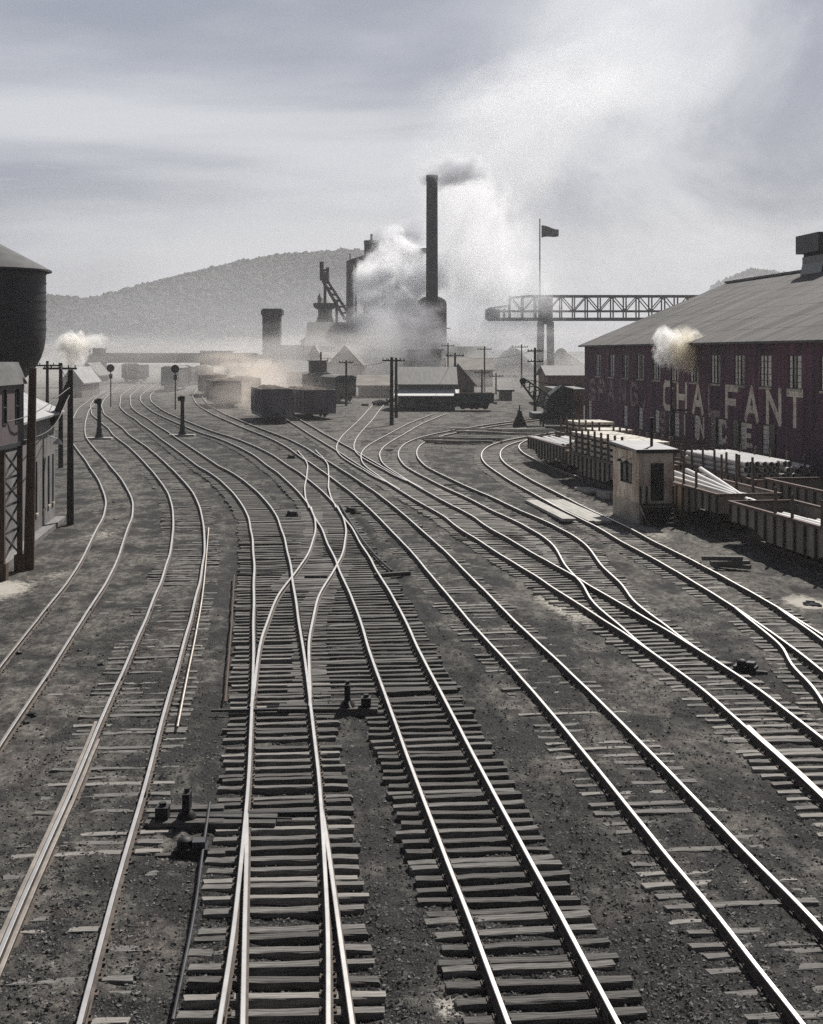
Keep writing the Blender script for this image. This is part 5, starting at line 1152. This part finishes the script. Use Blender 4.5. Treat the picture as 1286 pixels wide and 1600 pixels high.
for (lab, a, b_, pt, pb, dep, mm, rm, rf, ri, d, nw) in (
    ('low dark works shed joined to the right of the square tower', 437, 478, 541, 600, 16, M_STEEL, M_ROOFG, 'flat', 1, 330, 4),
    ('broad works shed with a pale gabled roof below the blast furnace', 478, 560, 541, 600, 20, M_SHEDW, M_ROOFG, 'gable_x', 5.5, 320, 5),
    ('pink brown gabled works shed in the smoke right of the caboose', 512, 566, 570, 608, 18, M_BROWN, M_TANROOF, 'gable_y', 3.6, 272, 2),
    ('long low shed with a pale roof half lost in brown smoke', 448, 500, 582, 612, 12, M_SHEDW, M_ROOFG, 'gable_x', 2.0, 255, 4),
    ('dim works shed spreading right under the steam cloud', 566, 622, 562, 604, 18, M_SHEDW, M_ROOFG, 'gable_x', 3.0, 300, 4),
    ('low smoke stained shed just left of the double poles', 560, 612, 603, 626, 9, M_SHEDW, M_TANROOF, 'gable_x', 1.4, 214, 4),
    ('tan roofed furnace shed stepping up beside the square tower', 470, 520, 533, 600, 14, M_SHEDW, M_TANROOF, 'gable_y', 2.5, 338, 3),
    ('tan roofed shed with its gable end showing below the skip hoist', 520, 566, 536, 600, 16, M_SHEDW, M_TANROOF, 'gable_y', 3.4, 336, 2),
    ('small tan roofed lean-to shed in front of the broad works shed', 492, 530, 566, 604, 10, M_BROWN, M_TANROOF, 'gable_x', 2.0, 296, 2),
    ('narrow tall works shed behind the caboose chimney', 484, 498, 552, 606, 8, M_SHEDW, M_TANROOF, 'gable_y', 1.6, 288, 1),
    ('low dark works shed at the left of the brown smoke', 380, 420, 574, 600, 10, M_STEEL, M_TANROOF, 'gable_x', 1.6, 300, 3),
    ('low shed with a row of dark bays right of the chimney foot', 700, 770, 578, 606, 9, M_BROWN, M_TANROOF, 'gable_x', 2.0, 262, 5),
    ('dim low works building on the left under the square tower', 350, 412, 556, 592, 14, M_STEEL, M_ROOFG, 'flat', 1, 335, 5),
    ('dim trackside house at the foot of the conveyor bridge, far left', 122, 152, 585, 606, 10, M_SHEDW, M_ROOFG, 'gable_y', 2.0, 262, 2),
    ('dim low store behind the slender black poles at the far left', 96, 128, 596, 622, 12, M_SHEDW, M_ROOFL, 'gable_y', 2.0, 215, 2)):
    wbox('works_shed' if 'shed' in lab else 'works_building', lab, 'shed' if 'shed' in lab else 'building', a, b_, pt, pb, dep, mm, rm, d=d, roof=rf, rise=ri, windows=nw)
for (lab, a, b_, pt, dep, mm, rf, ri, d) in (('tall dark casting house under the steam between furnace and chimney', 560, 628, 520, 18, M_STEEL, 'gable_x', 4, 336), ('dark high boiler house standing just left of the chimney', 626, 664, 492, 14, M_BRICKDK, 'gable_y', 3, 326), ('dark lean block wrapped in smoke below the chimney', 640, 690, 548, 10, M_STEEL, 'flat', 1, 290), ('far dim roof line low at the right of the steam', 690, 760, 560, 14, M_SHEDW, 'gable_x', 2.4, 300)):
    wbox('works_building', lab, 'building', a, b_, pt, 600, dep, mm, M_ROOFG, d=d, roof=rf, rise=ri, windows=4)
stove('thin dark exhaust stack left of the boiler house', 617, 623, 440, 322, M_BRICKDK, False, 'exhaust_stack'); stove('thin dark exhaust stack nearest the pale pipe tower', 596, 602, 455, 322, M_BRICKDK, False, 'exhaust_stack')
# conveyor bridge on the left
def conveyor():
    d = 285; s = d/F; base = gz(d); x0, x1 = (140-CX)*s, (400-CX)*s; z = lambda py: H-(py-YH)*s-base
    r = thing('conveyor_bridge', 'long straight covered conveyor bridge crossing the far left of the yard', 'conveyor bridge', (x0, d, base))
    L = x1-x0; MB().box(0, L, 0, 3.2, z(567), z(552.5)).build('gallery', M_IRON, r); MB().box(-.2, L+.2, -.2, 3.4, z(553)+.003, z(551.5)).build('roof', M_ROOFG, r)
    MB().box(-.9, 2.4, -.8, 4, z(570), z(546)).build('end_cabin', M_IRON, r); MB().box(-1.1, 2.6, -1, 4.2, z(546)+.003, z(544)).build('cabin_roof', M_ROOFG, r)
    xm = (313-CX)*s-x0; MB().box(xm, xm+6.2, -.6, 3.8, z(572), z(549)).build('middle_cabin', M_STEEL, r); MB().box(xm-.2, xm+6.4, -.8, 4, z(549)+.003, z(548)).build('cabin_roof', M_ROOFL, r)
    for x in (.2, 2.6, xm+.8, xm+5.4, L-.8):
        for y in (.2, 2.8): MB().box(x-.22, x+.22, y-.22, y+.22, -1, z(566)).build('leg', M_STEEL, r)
conveyor()
# ore bridge crane on the right
def orebridge():
    d = 345; s = d/F; base = gz(d); x0 = (763-CX)*s; x1 = (1240-CX)*s; L = x1-x0; z = lambda py: H-(py-YH)*s-base
    r = thing('ore_bridge', 'long latticed ore bridge girder standing over the piles behind the mill', 'bridge crane', (x0, d, base))
    zb, zm, zt = z(499), z(486), z(462.5); xa = (797-CX)*s-x0; ch = MB(); lt = MB(); n = 22
    for y in (0, 4.5):
        ch.beam((0, y, zb), (L, y, zb), .75, .6); ch.beam((0, y, zm), (L, y, zm), .35, .4); ch.beam((xa+4.5, y, zt), (L, y, zt), .5, .5); ch.beam((xa, y, z(465)), (xa+4.5, y, zt), .45); ch.beam((0, y, zm+.6), (xa, y, z(477)), .4)
    pw = (L-xa)/n
    for y in (0, 4.5):
        for i in range(n+1):
            x = xa+pw*i; lt.beam((x, y, zb), (x, y, zt if i else z(465)), .32)
            if i < n:
                if i % 2: lt.beam((x, y, zm), (x+pw, y, zt), .24)
                else: lt.beam((x, y, zt), (x+pw, y, zm), .24)
        for i in range(4): lt.beam((xa*i/4, y, zb), (xa*i/4, y, zm+.6), .32)
    for i in range(n+1): lt.beam((xa+pw*i, 0, zt), (xa+pw*i, 4.5, zt), .25); lt.beam((xa+pw*i, 0, zb), (xa+pw*i, 4.5, zb), .25)
    ch.build('chord', M_FARSTEEL, r); lt.build('lattice', M_FARSTEEL, r)
    MB().box(-.5, 2.4, -.6, 5.2, zb, z(483)).build('end_cabin', M_FARSTEEL, r)
    MB().box(0, L, .4, 4.1, zb+.35, zb+.45).build('walkway', M_FARSTEEL, r)
    xc = (853.5-CX)*s-x0; MB().box(xc-1.5, xc+1.5, -.9, 5.4, zb-1.1, z(466)).build('trolley_house', M_FARSTEEL, r)
    for px0, px1 in ((846, 845), (861, 862)): MB().beam(((px0-763)*s, 2.2, z(503)), ((px1-763)*s, 2.2, -1), 1.5, 3.4).build('leg', M_FARSTEEL, r)
    MB().box((841-763)*s, (851-763)*s, .4, 4.0, z(526), z(520)).build('landing', M_FARSTEEL, r)
    xf = (1200-763)*s
    for dx in (0, 3.5): MB().beam((xf+dx, 2.2, zb), (xf+dx*1.6, 2.2, -1), 1.2, 3).build('leg', M_FARSTEEL, r)
orebridge()
def flag():
    d = 352; s = d/F; base = gz(d); X = (843.5-CX)*s; top = H-(344-YH)*s-base
    r = thing('flagpole', 'tall thin flagpole rising above the ore bridge', 'flagpole', (X, d, base)); MB().cyl((0, 0, -1), (0, 0, top), .26, .14, 12).build('post', M_FARSTEEL, r); MB().lathe([(.02, top), (.25, top+.2), (.02, top+.45)], 10).build('ball', M_ROOFL, r)
    n, k = 16, 10; vs = []; L, Ht = 4.3, 3.1
    for j in range(k):
        for i in range(n):
            u, v = i/(n-1), j/(k-1); vs.append((.75+L*u, .35*math.sin(5.5*u+v*.8)*u, -1.05*u*(1-.55*v)+.15*math.sin(6*u)-Ht*v*(1-.28*u)))
    fs = [(j*n+i, j*n+i+1, (j+1)*n+i+1, (j+1)*n+i) for j in range(k-1) for i in range(n-1)]
    o = MB().add(vs, fs).build('flag', M_FLAG, None, True); zt = H-(352-YH)*s; o.location = (X-.35, d, zt); setp(o, 'dark flag blowing to the right near the top of the tall flagpole', 'flag')
    for q in (.1, Ht-.1): pass
flag()
for lab, px, w, pt, d, sd, kk in (('wide dim ore pile right of the gabled shed', 735, 62, 549, 385, 1, 1), ('dark flat topped ore pile in the middle under the flagpole', 800, 46, 541, 372, 4, 1), ('dim ore pile between the ore bridge legs and the mill', 880, 42, 546, 395, 6, 1)):
    s = d/F; h = H-(pt-YH)*s-gz(d); mound('ore_pile', lab, 'ore pile', px, 552, w*s, 14, h*1.05, M_OREPILE, sd, None, d)

# ------------------------------------------------------------------ wooded hill
HC = [(-900, 500), (-500, 470), (-200, 480), (0, 474), (75, 470), (105, 472), (150, 479), (200, 470), (240, 456), (300, 441), (350, 428), (400, 416), (450, 409), (500, 405), (540, 401), (575, 404), (605, 420), (635, 455), (665, 505), (695, 542), (730, 549), (800, 549), (980, 549), (1060, 530), (1130, 446), (1170, 431), (1205, 440), (1300, 470), (1500, 500), (2200, 510)]
hp = np.array([p[0] for p in HC], float); hq = np.array([p[1] for p in HC], float)
YC, YF = 900.0, 620.0
def hill_h(X, Y):
    px = X/YC*F+CX; crest = (YH-np.interp(px, hp, hq))*YC/F+H-5
    t = np.clip((Y-YF)/(YC-YF), 0, 1.6); prof = np.where(t < 1, np.sin(t*math.pi/2)**1.15, 1-.35*(t-1)); return 4.4+np.maximum(crest, 0)*prof
hx = np.arange(-900, 900, 10.0); hy = np.concatenate([np.arange(YF-20, 960, 10.0), [1000, 1060]])
mx, my = np.meshgrid(hx, hy); mz = hill_h(mx, my)+1.5*fnoise(mx, my, .03, 1)*np.clip((my-YF)/80, 0, 1); mz[0] = 2
ii = np.arange(len(hx)*len(hy)).reshape(len(hy), len(hx))
me = npmesh('hills', np.stack([mx.ravel(), my.ravel(), mz.ravel()], 1), np.stack([ii[:-1, :-1].ravel(), ii[:-1, 1:].ravel(), ii[1:, 1:].ravel(), ii[1:, :-1].ravel()], 1), [M_HILL], smooth=True)
o = bpy.data.objects.new('hills', me); COL.objects.link(o); setp(o, 'long wooded hill rising behind the steelworks', 'hill', kind='structure')
def woods(n=17000):
    bm = bmesh.new(); bmesh.ops.create_icosphere(bm, subdivisions=2, radius=1); V0 = np.array([v.co[:] for v in bm.verts]); F0 = np.array([[v.index for v in f.verts] for f in bm.faces]); bm.free()
    r = np.random.RandomState(9); t = r.rand(n)**.75; Y = YF+15+(YC-YF+12)*t; half = .36*Y; X = (r.rand(n)*2-1)*half
    px = X/YC*F+CX; ok = (px < 705) | ((px > 1050) & (px < 1500)); X, Y = X[ok], Y[ok]; n = len(X)
    Z = hill_h(X, Y); s = 1.5+1.7*r.rand(n)**1.5
    k = len(V0); V = np.tile(V0[None], (n, 1, 1)); V *= (1+.16*r.randn(n, k, 1)); V *= np.stack([s, s, s*(.8+.5*r.rand(n))], 1)[:, None]; V += np.stack([X, Y, Z+s*.45], 1)[:, None]
    Fq = (F0[None]+k*np.arange(n)[:, None, None]).reshape(-1, 3)
    return npmesh('woodland', V.reshape(-1, 3), Fq, [M_LEAF])
o = bpy.data.objects.new('woodland', woods()); COL.objects.link(o); setp(o, 'dense grey green trees covering the far hill', 'woodland', kind='stuff')
# ------------------------------------------------------------------ smoke, steam and air
def volmat(name, dens, col, an=.3, nscale=2.2, soft=.9, detail=5, seed=0.0, bias=0.0, rough=.6):
    m = bpy.data.materials.new(name); m.use_nodes = True; t = m.node_tree; t.nodes.clear()
    o = t.nodes.new('ShaderNodeOutputMaterial'); v = t.nodes.new('ShaderNodeVolumePrincipled'); v.inputs['Color'].default_value = (*col, 1); v.inputs['Anisotropy'].default_value = an
    cc = t.nodes.new('ShaderNodeTexCoord'); ln = t.nodes.new('ShaderNodeVectorMath'); ln.operation = 'LENGTH'; t.links.new(cc.outputs['Object'], ln.inputs[0])
    mp = t.nodes.new('ShaderNodeMapping'); mp.inputs['Location'].default_value = (seed, seed*.7, seed*1.3); t.links.new(cc.outputs['Object'], mp.inputs[0])
    n = t.nodes.new('ShaderNodeTexNoise'); n.inputs['Scale'].default_value = nscale; n.inputs['Detail'].default_value = detail; n.inputs['Roughness'].default_value = rough; n.inputs['Distortion'].default_value = .5
    t.links.new(mp.outputs[0], n.inputs['Vector'])
    def ma(op, a, b):
        x = t.nodes.new('ShaderNodeMath'); x.operation = op
        for i, q in enumerate((a, b)):
            if isinstance(q, (int, float)): x.inputs[i].default_value = q
            else: t.links.new(q, x.inputs[i])
        return x.outputs[0]
    f = ma('SUBTRACT', 1.0, ln.outputs['Value'])                      # 1 at the middle of the puff, 0 at its skin
    g_ = ma('ADD', f, ma('MULTIPLY', ma('SUBTRACT', n.outputs['Fac'], .5+bias), 3.0))
    mr = t.nodes.new('ShaderNodeMapRange'); mr.interpolation_type = 'SMOOTHSTEP'; mr.inputs['From Min'].default_value = .12; mr.inputs['From Max'].default_value = .12+soft; mr.inputs['To Max'].default_value = dens
    t.links.new(g_, mr.inputs['Value'])
    edge = ma('MINIMUM', ma('MULTIPLY', f, 6.0), 1.0); t.links.new(ma('MULTIPLY', mr.outputs[0], edge), v.inputs['Density'])
    t.links.new(v.outputs[0], o.inputs['Volume']); return m
ICO = None
def puff(name, label, c, rx, ry, rz, m, tilt=0.0, cat='smoke'):
    b = bmesh.new(); bmesh.ops.create_icosphere(b, subdivisions=3, radius=1.0); me = bpy.data.meshes.new(name); b.to_mesh(me); b.free(); me.materials.append(m)
    o = bpy.data.objects.new(name, me); COL.objects.link(o); o.location = c; o.scale = (rx, ry, rz); o.rotation_euler = (0, tilt, 0); return setp(o, label, cat, kind='stuff')
def sp(px, d): return px*d/F
d = 305
W1, W2 = (.985, .99, 1.0), (.95, .96, .98)
puff('steam_cloud', 'brilliant white steam boiling up between the furnace and the chimney', P(632, 436, d+25), sp(98, d), 14, sp(96, d), volmat('white_steam', 0.8, W1, 0.45, 1.5, .7, 7, 1.0), .35, 'steam')
puff('steam_cloud', 'second white steam billow lower left of the chimney', P(612, 482, d+14), sp(78, d), 12, sp(66, d), volmat('white_steam_low', 0.45, W1, 0.45, 1.7, .8, 7, 21.0), -.2, 'steam')
puff('steam_cloud', 'grey steam spreading low over the works sheds left of the chimney', P(606, 540, d-12), sp(135, d), 20, sp(95, d), volmat('grey_steam', 0.09, (.9, .9, .91), 0.3, 1.6, 1.0, 6, 3.0), 0, 'steam')
puff('steam_cloud', 'white steam column billowing up right behind the tall chimney', P(735, 385, d+26), sp(115, d), 20, sp(175, d), volmat('pale_steam', 0.12, W1, 0.45, 1.7, .8, 7, 7.0), .25, 'steam')
puff('steam_cloud', 'pale steam drifting low between the tall chimney and the ore bridge', P(790, 470, d+40), sp(150, d), 20, sp(120, d), volmat('pale_steam_low', 0.1, W2, 0.45, 1.7, 1.0, 6, 17.0), .1, 'steam')
puff('smoke_plume', 'dark grey smoke rolling round the furnace sheds under the white steam', P(640, 525, d-16), sp(85, d), 9, sp(66, d), volmat('soot_smoke', .13, (.66, .66, .69), .3, 2.0, .8, 7, 71.0), .3)
puff('smoke_plume', 'grey smoke curling to the right from the mouth of the tall chimney', P(712, 266, 300.5), sp(70, d), 6.0, sp(36, d), volmat('chimney_smoke', 0.5, (.84, .85, .88), 0.3, 2.0, .6, 7, 2.0), -.12)
puff('smoke_plume', 'thin grey smoke trailing from the dark furnace top', P(622, 368, 346), sp(76, d), 8, sp(38, d), volmat('furnace_smoke', 0.35, (.70, .71, .75), 0.4, 1.9, .8, 7, 5.0), -.2)
puff('smoke_plume', 'broad faint smoke drifting right above the flagpole and ore bridge', P(790, 250, 420), sp(240, 420), 32, sp(150, 420), volmat('drifting_smoke', 0.024, W1, 0.45, 1.7, .9, 7, 4.0), -.6)
puff('smoke_plume', 'wide pale smoke bank rising toward the upper right of the sky', P(900, 140, 440), sp(330, 440), 40, sp(170, 440), volmat('rising_smoke', 0.016, W1, 0.45, 1.8, .9, 7, 31.0), -.45)
puff('steam_puff', 'small bright steam puff above the conveyor end cabin at the far left', P(115, 547, 262), sp(32, 262), 3.5, sp(36, 262), volmat('far_puff', 2.0, (.99, .98, .95), 0.45, 1.5, .6, 6, 6.0), 0, 'steam')
puff('steam_puff', 'thin steam wisp drifting right of the small bright puff', P(146, 532, 262), sp(28, 262), 3, sp(16, 262), volmat('far_wisp', 0.5, (.98, .97, .95), 0.45, 1.6, .6, 5, 2.5), -.2, 'steam')
puff('steam_puff', 'bright white steam puff at the eave of the mill', P(1045, 541, 103.0), sp(31, 103), 1.2, sp(38, 103), volmat('mill_puff', 3.6, (.995, .99, .98), 0.45, 1.5, .5, 7, 8.0), .1, 'steam')
puff('steam_puff', 'ragged yellowish steam puff hanging before the mill windows', P(1072, 548, 102.4), sp(38, 103), 1.3, sp(42, 103), volmat('mill_puff_warm', 2.3, (.99, .95, .86), 0.45, 2.0, .55, 8, 11.0), 0, 'steam')
puff('smoke_bank', 'brown tinted smoke lying over the coal hoppers', P(392, 596, 200), sp(120, 205), 24, sp(62, 205), volmat('brown_smoke', 0.085, (.97, .88, .78), 0.4, 1.5, 1.0, 6, 9.0))
puff('smoke_bank', 'thin tan smoke drifting before the near coal hoppers', P(395, 615, 163), sp(100, 163), 13, sp(50, 163), volmat('tan_smoke', .035, (.97, .89, .80), .35, 1.6, .9, 6, 60.0))
puff('smoke_bank', 'pale ground smoke filling the far left end of the yard', P(270, 590, 300), 95, 150, 11, volmat('ground_smoke', 0.0062, (.96, .94, .91), 0.4, 1.6, .9, 5, 12.0))
puff('smoke_bank', 'grey ground smoke drifting across the works from the steam to the ore piles', P(690, 580, 340), 95, 70, 16, volmat('ground_smoke_grey', 0.017, (.93, .93, .93), 0.4, 1.6, .9, 5, 14.0))
puff('smoke_bank', 'grey brown smoke hanging among the works sheds behind the hoppers', P(500, 585, 245), 38, 50, 11, volmat('shed_smoke', 0.01, (.93, .91, .88), .35, 1.6, .9, 5, 50.0))
puff('smoke_bank', 'thin bluish smoke veil filling the valley before the wooded hill', P(420, 560, 520), 420, 95, 75, volmat('valley_smoke', 0.0065, (.93, .94, .97), .3, 1.2, 1.0, 3, 40.0))
def haze():
    b = MB().box(-900, 900, -40, 1500, -6, 90); m = bpy.data.materials.new('haze_air'); m.use_nodes = True; t = m.node_tree; t.nodes.clear()
    o = t.nodes.new('ShaderNodeOutputMaterial'); v = t.nodes.new('ShaderNodeVolumePrincipled')
    v.inputs['Color'].default_value = (.93, .93, .94, 1); v.inputs['Density'].default_value = .0003; v.inputs['Anisotropy'].default_value = .1
    t.links.new(v.outputs[0], o.inputs['Volume'])
    ob = b.build('haze', m); setp(ob, 'pale smoky air lying over the whole yard', 'haze', kind='stuff')
haze()
